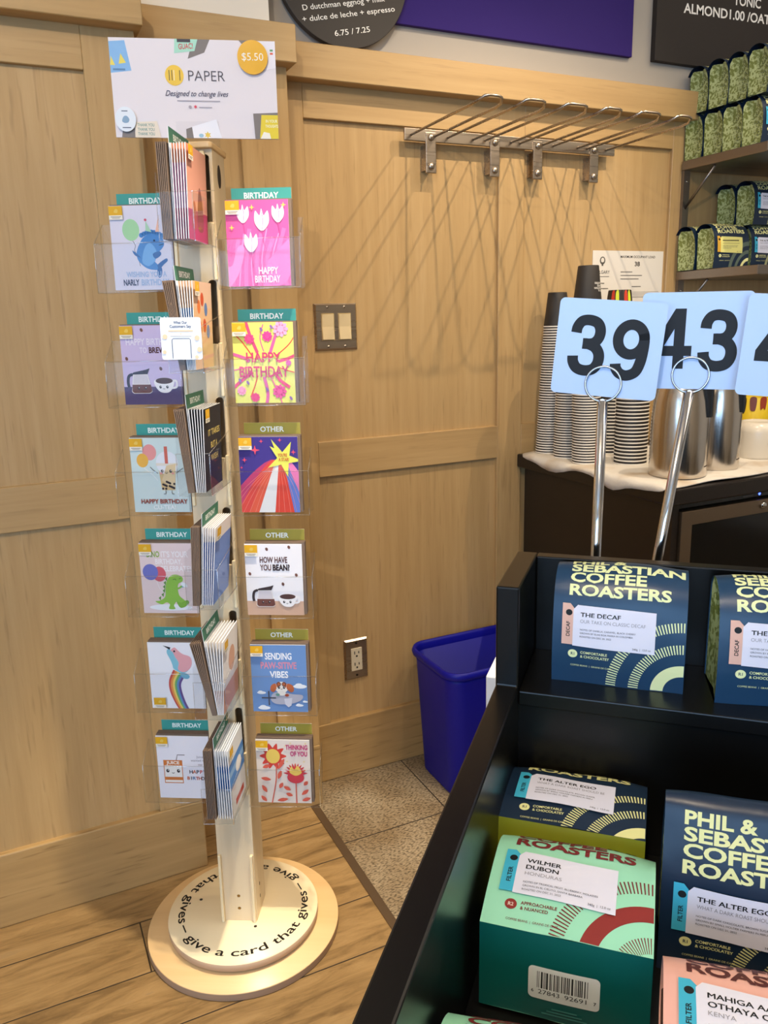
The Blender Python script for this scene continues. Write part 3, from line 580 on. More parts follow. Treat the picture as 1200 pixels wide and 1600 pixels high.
A.build('crest', t, lambda a, b, h: ((0.0582 + h) * math.cos(a / 58.2 - 1.75), (0.0582 + h) * math.sin(a / 58.2 - 1.75), 0.042 + b / 1000))
for i, (x, y) in enumerate(((2.052, 1.72),)):
    t = thing('yellow_cup', 'yellow cup with black drip pattern behind the white mug', 'cup', (x, y, ZT))
    MB().lathe([(0.045, 0), (0.047, 0.003), (0.053, 0.13), (0.051, 0.13), (0.044, 0.02), (0.0, 0.02)], M('cup_yellow', 'e0c020', 0.5), 36).build('cup_wall', t)
    A = Art()
    for k in range(11): A.blob([(k * 25, 84), (k * 25 + 15, 84), (k * 25 + 14, 50), (k * 25 + 8, 36 + 9 * (k % 3)), (k * 25 + 1, 50)], ['2a2320', '7a4a4a', 'a0402a'][k % 3])
    A.build('drip_pattern', t, lambda a, b, h: ((0.0470 + 0.006 * (b + 46) / 127 + 0.0006 + h) * math.cos(a / 46 - 3.2), (0.0470 + 0.006 * (b + 46) / 127 + 0.0006 + h) * math.sin(a / 46 - 3.2), (b + 46) / 1000))
PT = thing('teal_cup', 'teal rimmed cup in the stack beside the yellow cup', 'cup', (2.150, 1.71, ZT), group='teal cups by the yellow cup')
MB().lathe([(0.042, 0), (0.043, 0.002), (0.034, 0.08), (0, 0.08)], M('cup_teal', '5d8c84', 0.5), 32).build('cup_wall', PT); MB().lathe([(0.043, 0), (0.0445, 0.0015), (0.043, 0.003)], M('cup_teal_rim', '9fc4ba', 0.5), 32, caps=False).build('cup_rim', PT)
tr = tree_of(PT)
for k in range(1, 14): o = copy_tree(PT, None, tr); o.location.z = ZT + 0.008 * k

# ------------------------------------------------------------------ coffee bags
BW = 0.135; NX = 15; DS = 0.008
def resample(pts, ds):
    pts = spline(pts, False, 12); d = [0]
    for i in range(1, len(pts)): d.append(d[-1] + math.dist(pts[i], pts[i - 1]))
    n_ = max(2, int(round(d[-1] / ds))); out = []; j = 0
    for k in range(n_ + 1):
        s_ = min(k * ds, d[-1]) if k < n_ else d[-1]
        while j < len(d) - 2 and d[j + 1] < s_: j += 1
        f = (s_ - d[j]) / max(1e-9, d[j + 1] - d[j]); out.append((pts[j][0] + (pts[j + 1][0] - pts[j][0]) * f, pts[j][1] + (pts[j + 1][1] - pts[j][1]) * f))
    return out
FOLDED = [(-.035, 0), (-.0375, .03), (-.0345, .068), (-.0265, .098), (-.014, .113), (.003, .120), (.02, .118), (.031, .110), (.034, .09), (.035, .05), (.035, 0)]
TALL = [(-.033, 0), (-.034, .04), (-.030, .09), (-.018, .132), (-.010, .153), (-.004, .157), (.002, .153), (.008, .140), (.020, .11), (.032, .05), (.033, 0)]
LYING = [(-.0375, 0), (-.0395, .03), (-.0375, .066), (-.0325, .090), (-.018, .108), (0, .114), (.02, .112), (.034, .10), (.037, .06), (.0375, -.02)]
SHELF = [(-.031, 0), (-.034, .03), (-.033, .07), (-.026, .100), (-.013, .117), (.004, .125), (.022, .124), (.035, .116), (.043, .104)]
def coffee_bag(label, cfg, prof, dsc=1.0, base='same', loc=(0, 0, 0), rot=(0, 0, 0), group=None, flap=False, seed=0):
    t = thing('coffee_bag', label, 'coffee bag', loc, rot, group); rnd = random.Random(seed)
    P = [(a * dsc, b) for a, b in resample(prof, DS)]; NS = len(P) - 1; ph = rnd.uniform(0, 6)
    def surf(x, s_, h=0.0):      # metres: x across from centre, s along the sheet
        k = min(max(s_ / DS, 0), NS - 1e-6); i = int(k); f = k - i
        y = P[i][0] + (P[i + 1][0] - P[i][0]) * f; z = P[i][1] + (P[i + 1][1] - P[i][1]) * f
        a, b = P[max(0, i)], P[min(NS, i + 1)]; ty, tz = b[0] - a[0], b[1] - a[1]; L_ = math.hypot(ty, tz) or 1
        ny, nz = -tz / L_, ty / L_
        e = 1 - (2 * x / BW) ** 2; w_ = math.sin(PI * min(1, s_ / (NS * DS)))
        bl = 0.0035 * e * w_ + 0.0010 * e * math.sin(55 * x + 40 * s_ + ph)
        if flap: bl *= 0.7
        return (x, y + ny * (bl + h), z + nz * (bl + h))
    mb = MB(); vs = [surf(-BW / 2 + BW * i / NX, j * DS if j < NS else NS * DS - 1e-7) for j in range(NS + 1) for i in range(NX + 1)]
    mb.add(vs, [(j * (NX + 1) + i, j * (NX + 1) + i + 1, (j + 1) * (NX + 1) + i + 1, (j + 1) * (NX + 1) + i) for j in range(NS) for i in range(NX)], cfg['foil'], True)
    if flap:   # back panel below the folded-over top
        q = [(P[-1][0] - 0.009, P[-1][1] - 0.004), (.033, .06), (.031, 0)]
        mb.add([(x, a, b) for a, b in q for x in (-BW / 2, BW / 2)], [(0, 1, 3, 2), (2, 3, 5, 4)], cfg['foil'], True)
    mb.build('bag_body', t, fix=False)
    # base panel
    f0, b0 = P[0], (P[-1] if not flap else (.031, 0)); mb = MB(); K = 6; bm_ = cfg['foil'] if base == 'same' else base
    def basept(x, k_, h=0):
        e = (1 - (2 * x / BW) ** 2); bulge = 0.004 * math.sin(PI * k_) * e
        y, z = f0[0] + (b0[0] - f0[0]) * k_, f0[1] + (b0[1] - f0[1]) * k_
        return (x, y, z - (bulge if base != 'same' else 0) - h)
    mb.add([basept(-BW / 2 + BW * i / NX, k / K) for k in range(K + 1) for i in range(NX + 1)], [(k * (NX + 1) + i + 1, k * (NX + 1) + i, (k + 1) * (NX + 1) + i, (k + 1) * (NX + 1) + i + 1) for k in range(K) for i in range(NX)], bm_, True)
    mb.build('base_panel', t, fix=False)
    # side gussets
    zt = max(p[1] for p in P); top = [p[1] for p in P].index(zt); Fp = P[:top + 1]; Bp = list(reversed(P[top:])) if not flap else [(.031, 0), (.033, .06), (P[-1][0] - 0.009, P[-1][1] - .004), P[top]]
    def yat(path, z):
        for a, b in zip(path, path[1:]):
            if min(a[1], b[1]) - 1e-9 <= z <= max(a[1], b[1]) + 1e-9 and abs(b[1] - a[1]) > 1e-9: return a[0] + (b[0] - a[0]) * (z - a[1]) / (b[1] - a[1])
        return path[0][0] if z < path[0][1] else path[-1][0]
    for sx in (-1, 1):
        mb = MB(); vs = []; nz_ = 10
        for j in range(nz_ + 1):
            z = zt * (0.90 if flap else 0.965) * j / nz_; yf, yb = yat(Fp, z), yat(Bp, z); g = 0.003 + 0.012 * (j / nz_) ** 1.5
            for k, ins in ((0, 0.0012), (0.25, 0.0012 + g * 0.35), (0.5, 0.0012 + g), (0.75, 0.0012 + g * 0.35), (1, 0.0012)):
                vs.append((sx * (BW / 2 - ins), yf + (yb - yf) * k, z))
        mb.add(vs, [(j * 5 + k, j * 5 + k + 1, (j + 1) * 5 + k + 1, (j + 1) * 5 + k) for j in range(nz_) for k in range(4)], cfg['gusset'], True); mb.build('side_gusset', t, fix=False)
    xc = [BW * 1000 * i / NX for i in range(1, NX)]; yc = [DS * 1000 * j for j in range(1, min(NS, 22))]
    fn = lambda a, b, h: surf(a / 1000 - BW / 2, b / 1000, h + 0.00012)
    c1 = cfg['ink']; smax = min(NS * DS * 1000 - 1, cfg.get('smax', 170))
    yo = cfg.get('yo', 0); A = Art().clip(0, 0.5, 134.4, smax)
    if cfg['rings'] == 'solid_in':
        A.ring(134, 1, 19, 31.5, 80, 180, c1).ring(134, 1, 44, 54, 80, 180, c1, 30).ring(134, 1, 67, 77, 85, 180, c1, 40)
    elif cfg['rings'] == 'grey':
        A.ring(134, 1, 19, 28, 80, 180, c1).ring(134, 1, 40, 50, 80, 180, '5c6b60').ring(134, 1, 62, 74, 80, 180, '5c6b60')
    else:
        A.ring(134, 1, 16, 29, 80, 180, c1, 20, 0.35).ring(134, 1, 42, 56, 80, 180, cfg['ink2']).ring(134, 1, 68, 80, 85, 180, c1, 40, 0.35)
    A.shift(yo); A.build('ring_pattern', t, fn, yc, 0.5, xcuts=xc); A = Art().clip(0, 0.5, 134.4, smax)
    for s_, y, w in (('PHIL &', 139, 57), ('SEBASTIAN', 125.5, 116), ('COFFEE', 112, 78), ('ROASTERS', 98, 103)): A.text(s_, 16, y, 10.8, c1, w, 'l', 0.034)
    A.shift(yo); A.build('lettering', t, fn, yc, 0.5, xcuts=xc, skip=4); A = Art().clip(0, 0.5, 134.4, smax)
    A.ell(22, 34.5, 5, 4.6, cfg.get('disc', c1)).text(cfg['grade'], 22, 33, 3.0, cfg['bgink'], None, 'c', 0.02)
    for i, s_ in enumerate(cfg['taste']): A.text(s_, 30, 35.4 - 4.6 * i, 2.7, c1, None, 'l', 0.018, sx=1.0)
    A.text('COFFEE BEANS  |  GRAINS DE CAFÉ', 20, 20.5, 1.9, c1, 42, 'l', 0.0)
    fno = (lambda a, b, h: fn(a, b, h)); A.shift(yo); A.build('grade_mark', t, fno, yc, 0.5, xcuts=xc, skip=4)
    if cfg.get('name'):
        A = Art(); tc_ = cfg['tab']; lw = cfg.get('white', 'e4e4f2')
        A.poly([(10, 45), (22.5, 45), (22.5, 84), (18, 89), (10, 89)], tc_).poly([(21.5, 44), (105, 42), (105, 86), (26, 88), (21.5, 83)], lw)
        A.ell(17, 79.5, 3.4, 3.2, '14181c').text(cfg['tabt'], 18.2, 54, 3.6, '14181c', None, 'l', 0.02, 90)
        yy = 76
        if cfg.get('bars'): A.rect(29, 75, 90, 78, '5c5636').rect(29, 68, 92, 69.5, 'b3ad6a')
        for nm in cfg['name']: A.text(nm, 29, yy, 4.2, '15181c', None, 'l', 0.0, sx=1.28).text(nm, 29.35, yy + 0.12, 4.2, '15181c', None, 'l', 0.0, sx=1.28); yy -= 7
        A.text(cfg['sub'], 29, yy + 0.6, 3.4, '8b8b93', 66 if len(cfg['sub']) > 12 else None, 'l', -0.006, sx=1.15); yy -= 6.5
        for i, s_ in enumerate(cfg['notes']): A.text(s_, 29, yy - 3.7 * i - 1.0, 1.8, '4e4f58', None, 'l', 0.0)
        A.text('340g  |  12.0 oz', 101, 45.5, 2.0, '4e4f58', None, 'r', 0.0)
        A.shift(yo); A.build('paper_label', t, fn, yc, 0.6, skip=26, xcuts=xc)
    if cfg.get('barcode'):
        A = Art(); A.rrect(41, 22, 97, 52, 4, 'e8e8e4'); x = 48; rnd2 = random.Random(4)
        while x < 88:
            w_ = rnd2.choice((0.5, 0.5, 0.9, 1.4)); A.rect(x, 33, x + w_, 48, '22201f', up=False); x += w_ + rnd2.choice((0.5, 0.8, 1.3))
        A.text('27843', 57.5, 27.5, 4.2, '2c2a29', 17, 'c', 0.0).text('92691', 78.5, 27.5, 4.2, '2c2a29', 17, 'c', 0.0).text('6', 44.5, 28, 3.0, '2c2a29').text('7', 93.5, 28, 3.0, '2c2a29')
        for k in range(3): A.rect(60 - 4 * k, 13.5 - 3.2 * k, 80 + 4 * k, 15.0 - 3.2 * k, '4a8f87')
        A.build('barcode_label', t, lambda a, b, h: basept(a / 1000 - BW / 2, 1 - b / 1000 / 0.0776, h + 0.0006), [10 * k for k in range(1, 8)], 0.5, xcuts=xc)
    return t
NOTES = dict(
    decaf=['NOTES OF VANILLA, CARAMEL, BLACK CHERRY', 'GROWN BY ELIAS ROA PARRA IN COLOMBIA', 'ROASTED ON DEC 20, 2022'],
    ego=['NOTES OF DARK CHOCOLATE, BROWN SUGAR,', 'GROWN BY SMALL HOLDER FARMERS IN PERU', 'ROASTED ON DEC 21, 2022'],
    wil=['NOTES OF TROPICAL FRUIT, BLUEBERRY, MOLASSES', 'GROWN IN EL CIELITO, SANTA BARBARA', 'ROASTED ON DEC 21, 2022'],
    mah=['NOTES OF RED CURRANT, GRAPEFRUIT,', 'GROWN IN OTHAYA, NYERI COUNTY', 'ROASTED ON DEC 21, 2022'])
CR = 'e9e7a2'
C_DECAF = dict(foil='foil_navy', gusset='gusset_green', ink='d6ecc0', bgink='1b3d5c', rings='solid_in', grade='R1', taste=('COMFORTABLE', '& CHOCOLATEY'), tab='e3b7a6', tabt='DECAF', name=('THE DECAF',), sub='OUR TAKE ON CLASSIC DECAF', notes=NOTES['decaf'])
C_DECAF['ink'] = 'e6eeb4'
C_EGO = dict(foil='foil_navy_dark', gusset='gusset_green', ink=CR, bgink='16293f', rings='solid_in', grade='R1', taste=('COMFORTABLE', '& CHOCOLATEY'), tab='3fb2d2', tabt='FILTER', name=('THE ALTER EGO',), sub='WHAT A DARK ROAST SHOULD BE', notes=NOTES['ego'])
C_WIL = dict(foil='foil_mint', gusset='gusset_teal', ink='7a2a2a', ink2='8c2f2c', bgink='e8d8c8', rings='mid', grade='R2', disc='8c2f2c', taste=('APPROACHABLE', '& NUANCED'), tab='3fb2d2', tabt='FILTER', name=('WILMER', 'DUBON'), sub='HONDURAS', notes=NOTES['wil'], barcode=True)
C_MAH = dict(foil='foil_pink', gusset='gusset_brown', ink='5a2a28', ink2='5a2a28', bgink='f0d8d0', rings='mid', grade='R2', taste=('APPROACHABLE', '& NUANCED'), tab='3fb2d2', tabt='FILTER', name=('MAHIGA AA', 'OTHAYA CO-OP'), sub='KENYA', notes=NOTES['mah'])
C_EGO2 = dict(C_EGO); C_EGO = dict(C_EGO, yo=-17); C_WIL['yo'] = -14; C_MAH['yo'] = -11
C_STD = dict(C_EGO2, tab='d9a73a', tabt='', white='ece58a', name=('',), sub='', bars=True, rings='grey')

# ------------------------------------------------------------------ retail display with bins
DY = -0.7704
def LD(u, v, z): return (u * math.cos(DY) - v * math.sin(DY), u * math.sin(DY) + v * math.cos(DY), z)
ZB = 0.70
o = MB().box(-0.205, 0.95, 0.20, 1.16, 0, ZB, 'black_plastic').build('service_counter', rot=(0, 0, DY), bevel=0.003); tag(o, 'black counter carrying the stepped coffee display', 'counter')
t = thing('coffee_display', 'black stepped display stand filled with bags of coffee', 'display stand', (0, 0, 0), (0, 0, DY))
side = [(0.915, ZB), (0.915, 1.0), (0.78, 1.0), (0.78, 0.889), (0.215, 0.872), (0.215, ZB)]
MB().prism([(v, z) for v, z in reversed(side)], lambda a, b, q: (q, a, b), -0.1505, -0.1259, 'black_laminate').build('side_panel', t, bevel=0.002)
MB().prism([(v, z) for v, z in reversed(side)], lambda a, b, q: (q, a, b), 0.80, 0.8246, 'black_laminate').build('side_panel', t, bevel=0.002)
MB().box(-0.1259, 0.80, 0.898, 0.915, ZB, 1.0, 'black_laminate').build('back_panel', t, bevel=0.0015)
MB().box(-0.1259, 0.80, 0.781, 0.898, 0.868, 0.8845, 'black_laminate').build('shelf', t, bevel=0.0015)
MB().box(-0.1259, 0.80, 0.785, 0.797, ZB + 0.012, 0.868, 'black_laminate').build('riser', t)
MB().box(-0.1259, 0.80, 0.235, 0.785, ZB, ZB + 0.012, 'black_laminate').build('bin_floor', t)
MB().box(-0.1259, 0.80, 0.215, 0.235, ZB, 0.80, 'black_laminate').build('front_panel', t)
RL = lambda a: (math.radians(a), 0, DY)
coffee_bag('navy coffee bag with a pink tab label, left one on the upper display step', C_DECAF, FOLDED, loc=LD(-0.0285, 0.8545, 0.8845), rot=(0, 0, DY), seed=1)
coffee_bag('navy coffee bag with a pink tab label, right one on the upper step, cut off', C_DECAF, FOLDED, loc=LD(0.133, 0.850, 0.8845), rot=(0, 0, DY + 0.09), seed=2)
coffee_bag('navy coffee bag lying face up above an olive base', C_EGO, LYING, 1.20, 'foil_olive', LD(-0.0585, 0.678, 0.7585), RL(-86), seed=3)
coffee_bag('mint green coffee bag with a barcode on its teal base', C_WIL, LYING, 1.0, 'foil_teal', LD(-0.0495, 0.555, 0.7555), RL(-77), seed=4)
coffee_bag('mint green coffee bag barely showing at the bottom edge of the picture', C_WIL, LYING, 1.0, 'foil_teal', LD(-0.052, 0.352, 0.7525), RL(-79), seed=5)
coffee_bag('navy coffee bag standing upright in the right part of the bin', C_EGO2, TALL, loc=LD(0.0905, 0.662, ZB + 0.012), rot=(0, 0, DY), seed=6)
coffee_bag('pink coffee bag lying in front of the upright navy bag', C_MAH, LYING, 1.0, 'foil_brown', LD(0.092, 0.452, 0.7505), RL(-78), seed=7)

o = MB().box(-0.203, -0.11, 0.985, 1.07, ZB, 0.80, 'white_plastic').build('white_box', rot=(0, 0, DY), bevel=0.002); tag(o, 'small white box half hidden between the blue bin and the black display', 'box')

# ------------------------------------------------------------------ number stands
def ribbon(A, pts, w, col, n=8):
    A.line(spline(pts, False, n), w, col, smooth=False); return A
def digit(A, d, ox, oy, w, h, col):
    q = lambda x, y: (ox + x * w, oy + y * h); T = 0.205 * h
    if d == '3':
        ribbon(A, [q(.135, .70), q(.16, .80), q(.28, .895), q(.50, .92), q(.74, .88), q(.85, .77), q(.83, .64), q(.70, .55), q(.50, .525), q(.36, .525)], T * .86, col)
        ribbon(A, [q(.36, .525), q(.55, .522), q(.76, .47), q(.885, .36), q(.88, .22), q(.75, .11), q(.5, .075), q(.26, .11), q(.13, .21), q(.105, .31)], T * .88, col)
    elif d == '9':
        A.line([q(.5 + .385 * math.cos(a), .675 + .245 * math.sin(a)) for a in [2 * PI * k / 40 for k in range(44)]], T * .84, col, smooth=False)
        ribbon(A, [q(.885, .67), q(.885, .52), q(.85, .32), q(.74, .15), q(.5, .078), q(.28, .105), q(.15, .19), q(.125, .26)], T * .86, col)
    elif d == '4':
        A.rect(*q(.53, 0), *q(.81, 1), col); A.rect(*q(0, .215), *q(1.0, .385), col); A.poly([q(.0, .385), q(.0, .30), q(.24, .33), q(.70, .86), q(.72, 1.0), q(.53, 1.0)], col)
def number_card(txt, label, u, v, z, roll, w=.121, h=.111, yaw=0.0):
    t = thing('number_card', label, 'number card', LD(u, v, z), (0, roll, DY + yaw))
    A = Art(); A.rrect(-w * 500, -h * 500, w * 500, h * 500, 6, 'number_plastic'); pts = A.it[0][2]
    MB().prism([(a / 1000, b / 1000) for a, b in pts], lambda a, b, q: (a, q, b), 0.0, 0.0012, 'number_plastic').build('card', t)
    A = Art(); sp = 49
    for i, c in enumerate(txt): digit(A, c, -43 + i * sp - (3 if c == '4' and i == 0 else 0), -34 + 2 * (1 - i), 38 if c != '4' else 43, 69, '15171c')
    A.build('numerals', t, lambda a, b, hh: (a / 1000, -0.0002 - hh, b / 1000)); return t
number_card('39', 'white number card printed 39 in a chrome stand', -0.060, 0.985, 1.2325, math.radians(5.2))
number_card('43', 'white number card printed 43 in a leaning chrome stand', 0.036, 1.016, 1.239, math.radians(0.8))
number_card('41', 'white number card cut by the right edge, showing only a 4', 0.145, 0.990, 1.231, math.radians(4.2))
def number_stand(label, ub, vb, ut, vt, zt):
    t = thing('number_stand', label, 'table stand', LD(ub, vb, ZB), (0, 0, DY))
    MB().lathe([(0.038, 0), (0.04, 0.002), (0.04, 0.008), (0.036, 0.012), (0.006, 0.014), (0, 0.014)], 'chrome', 40).build('weighted_base', t)
    du, dv, zr = ut - ub, vt - vb, zt - ZB
    MB().tube([(0, 0, 0.010), (du * 0.5, dv * 0.5, zr * 0.5), (du, dv, zr)], 0.0062, 'chrome', 18).build('rod', t)
    c = (du, dv, zr + 0.019)
    for dy in (-0.0028, 0.0042):
        MB().tube([(c[0] + 0.0205 * math.cos(2 * PI * k / 40), c[1] + dy, c[2] + 0.0205 * math.sin(2 * PI * k / 40)) for k in range(40)], 0.0014, 'chrome', 8, closed=True).build('ring_clip', t)
    MB().tube([(du, dv - 0.003, zr - 0.0015), (du, dv + 0.0045, zr - 0.0015)], 0.003, 'chrome', 10).build('clip_joint', t)
number_stand('upright chrome stand holding the number 39 card', -0.0665, 0.987, -0.0635, 0.985, 1.173)
number_stand('leaning chrome stand holding the number 43 card', -0.024, 1.018, 0.0335, 1.016, 1.181)
number_stand('chrome stand holding the card at the right edge of the picture', 0.150, 0.992, 0.150, 0.990, 1.172)

# ------------------------------------------------------------------ steel shelves with coffee bags
for nm, z, lab in (('wall_shelf', 1.683, 'upper steel wall shelf carrying two layers of coffee bags'), ('wall_shelf', 1.369, 'lower steel wall shelf with a yellow labelled coffee bag on it')):
    t = thing(nm, lab, 'shelf', (1.898, 1.615, z))
    MB().box(0, 1.2, 0, 0.30, 0, 0.026, 'shelf_steel').build('shelf_board', t, bevel=0.002)
    MB().box(0.006, 0.03, 0.294, 0.304, -0.24, 0.0, 'shelf_steel').build('upright', t)
    MB().tube([(0.018, 0.296, -0.105), (0.018, 0.19, -0.002)], 0.004, 'shelf_steel', 10).build('brace', t)
    mb = MB()
    for k in (-0.03, -0.19): mb.lathe([(0.004, 0), (0.003, 0.0018), (0, 0.0024)], 'chrome', 14, c=(0.018, k))
    mb.build('screws', t, xf=lambda a, b, c: (a, 0.294 - c, b))
SB = coffee_bag(None, C_EGO2, SHELF, flap=True, seed=9); SBT = tree_of(SB)
SY = coffee_bag(None, C_STD, SHELF, flap=True, seed=10); SYT = tree_of(SY)
def put_bag(P, tr, x, y, z, label, group=None, rz=0.0, own=False):
    o = P if own else copy_tree(P, None, tr); o['label'] = label
    if group: o['group'] = group
    o.location = (x, y, z); o.rotation_euler = (0, 0, rz); return o
ords = ('farthest', 'second from the wall', 'third from the wall', 'nearest')
for lay, (z, lt) in enumerate(((1.709, 'bottom layer'), (1.832, 'top layer'))):
    for k in range(4):
        put_bag(SB, SBT, 1.973 + random.uniform(-.004, .004) + (0.004 if lay else 0), (1.884 if not lay else 1.876) - 0.069 * k, z + 0.001, 'green sided coffee bag on the upper shelf, %s, %s' % (lt, ords[k]), 'coffee bags on the upper shelf', random.uniform(-.05, .05))
ZL = 1.396
put_bag(SB, SBT, 1.962, 1.876, ZL, 'navy coffee bag with green side behind the yellow labelled bag on the lower shelf', 'coffee bags on the lower shelf', 0.02)
put_bag(SY, SYT, 1.966, 1.802, ZL, 'navy coffee bag with yellow label at the front left of the lower shelf', 'coffee bags on the lower shelf', -0.03, True)
put_bag(SB, SBT, 2.113, 1.874, ZL, 'navy coffee bag hidden at the back of the lower shelf under the stacked ones', 'coffee bags on the lower shelf', 0.0)
put_bag(SB, SBT, 2.113, 1.800, ZL, 'navy coffee bag with a blue tab right of the yellow labelled bag, bottom layer', 'coffee bags on the lower shelf', -0.02)
put_bag(SB, SBT, 2.110, 1.874, ZL + 0.124, 'navy coffee bag with green side stacked at the back above the yellow labelled bag', 'coffee bags on the lower shelf', 0.03)
put_bag(SB, SBT, 2.114, 1.802, ZL + 0.124, 'navy coffee bag with blue tab stacked on top, front of the lower shelf', 'coffee bags on the lower shelf', -0.02, True)

# ------------------------------------------------------------------ greeting card stand
SO = (0.3284, 1.4803, 0.0); SYW = math.radians(-28.76); LU, LV = 0.0118, 0.0031
def lean(u, v, z): return (u + LU * z, v + LV * z, z)
def SW(u, v, z):
    u, v, z = lean(u, v, z); c, q = math.cos(SYW), math.sin(SYW); return (SO[0] + u * c - v * q, SO[1] + u * q + v * c, z)
st = thing('greeting_card_stand', 'pale plywood post stand with clear pockets of greeting cards on a round base', 'card stand', SO, (0, 0, SYW))
MB().lathe([(0.2015, 0), (0.2038, 0.002), (0.2038, 0.016)], 'ply_edge', 96).lathe([(0.2038, 0.016), (0.2025, 0.018), (0, 0.018)], 'birch_disc', 96).build('base_disc', st)
MB().lathe([(0.135, 0.018), (0.135, 0.026)], 'stainless', 64).build('turntable', st)
d2 = MB().lathe([(0.157, 0.026), (0.1594, 0.028), (0.1594, 0.0425)], 'ply_edge', 96).lathe([(0.1594, 0.0425), (0.1582, 0.0446), (0, 0.0446)], 'birch_pale', 96).build('turning_disc', st)
A = Art(); RB = 138.0
for k in range(2): A.text('give a card that gives', 0 + k * 1000, 0, 19.5, '16130f', RB * math.radians(161), 'l', 0.012).rect(RB * math.radians(164.0) + k * 1000, 6.5, RB * math.radians(174.5) + k * 1000, 9.3, '16130f')
def ringfn(a, b, h):
    k = 0
    if a > 700: a -= 1000; k = 1
    an = math.radians(193.5 + 180 * k) + a / RB - SYW; r = (RB - b) / 1000
    return (r * math.cos(an), r * math.sin(an), 0.0447 + h)
A.build('ring_lettering', d2, ringfn, xcuts=[5 * k for k in range(1, 80)] + [1000 + 5 * k for k in range(1, 80)])
for u, v in ((0.0375, -0.0555), (-0.10, 0.02)): MB().lathe([(0.0035, 0.0446), (0.0, 0.0449)], 'slot_dark', 14, c=(u, v)).build('peg_hole', d2)

# hollow post of four boards, slots in the front one
ZP0, ZP1 = 0.0446, 1.560; s0, s1, hw, fv, th = 0.0175, 0.0335, 0.038, -0.040, 0.008
slots = [(1.444 - 0.2045 * k, 1.552 - 0.2030 * k) for k in range(6)]
mb = MB(); fr = lambda a, b, q: (a, q, b)
mb.prism([(-hw, ZP0), (s0, ZP0), (s0, ZP1), (-hw, ZP1)], fr, fv, fv + th, 'birch_ply').prism([(s1, ZP0), (hw, ZP0), (hw, ZP1), (s1, ZP1)], fr, fv, fv + th, 'birch_ply')
ztop = ZP1
for za, zb in slots:
    r_ = (s1 - s0) / 2; arc = [((s0 + s1) / 2 - r_ * math.cos(PI * k / 8), zb - r_ + r_ * math.sin(PI * k / 8)) for k in range(9)]
    mb.prism(arc + [(s1, ztop), (s0, ztop)], fr, fv, fv + th, 'birch_ply'); ztop = za
mb.prism([(s0, ZP0), (s1, ZP0), (s1, ztop), (s0, ztop)], fr, fv, fv + th, 'birch_ply')
fb = mb.build('front_board', st, xf=lean)
for z in (0.075, 0.105): MB().lathe([(0.0035, 0), (0.0025, 0.0006), (0, 0.0002)], M('brass', '8d6a32', 0.35, 0.8), 14).build('screw', fb, xf=lambda a, b, c, z=z: lean(a + 0.001, fv - c, b + z))
rb = MB().box(hw - th, hw, fv + th, 0.04, ZP0, ZP1, 'birch_ply').build('side_board', st, xf=lean)
MB().prism([(0.0 + 0.011 * math.cos(k * PI / 16), 1.522 + 0.019 * math.sin(k * PI / 16)) for k in range(32)], lambda a, b, q: (q, a, b), hw - 0.001, hw + 0.0004, 'slot_dark').build('dark_hole_disc', rb, xf=lean)  # thin dark disc; shade inside the hole is put into its colour
for k in range(2): MB().box(hw, hw + 0.0004, -0.006, -0.003, 0.075 + 0.03 * k, 0.082 + 0.03 * k, 'slot_dark').build('screw', rb, xf=lean)
MB().box(-hw, -hw + th, fv + th, 0.04, ZP0, ZP1, 'birch_ply').build('side_board', st, xf=lean)
MB().box(-hw + th, hw - th, 0.032, 0.04, ZP0, ZP1, 'birch_ply').build('back_board', st, xf=lean)
# edge fins standing proud of the front board
for sx in (-1, 1):
    for k in range(6):
        z1_, z0_ = (1.442 - 0.2005 * k, 1.348 - 0.2005 * k)
        MB().box(sx * (hw - 0.0045) - 0.0028, sx * (hw - 0.0045) + 0.0028, fv - 0.005, fv + 0.001, z0_, z1_, 'birch_pale').build('edge_fin', st, xf=lean, bevel=0.001, seg=1)
    MB().box(sx * (hw - 0.0045) - 0.003, sx * (hw - 0.0045) + 0.003, fv - 0.007, fv + 0.001, ZP0, 0.205, 'birch_pale').build('edge_fin', st, xf=lean, bevel=0.0015)
mb = MB(); mb.prism([(a, b) for a, b in rr(0.041, 0.052, 0.008, 5)], lambda a, b, q: (a, b, q), 1.560, 1.570, 'birch_disc'); mb.build('cap_board', st, xf=lean, bevel=0.002)
MB().tube([(0.022, fv - 0.012, 1.549), (0.022, fv + 0.002, 1.549)], 0.0045, 'birch_pale', 14).tube([(0.022, fv - 0.004, 1.556), (0.022, fv - 0.004, 1.538)], 0.0042, 'birch_pale', 14).build('peg', st, xf=lean)

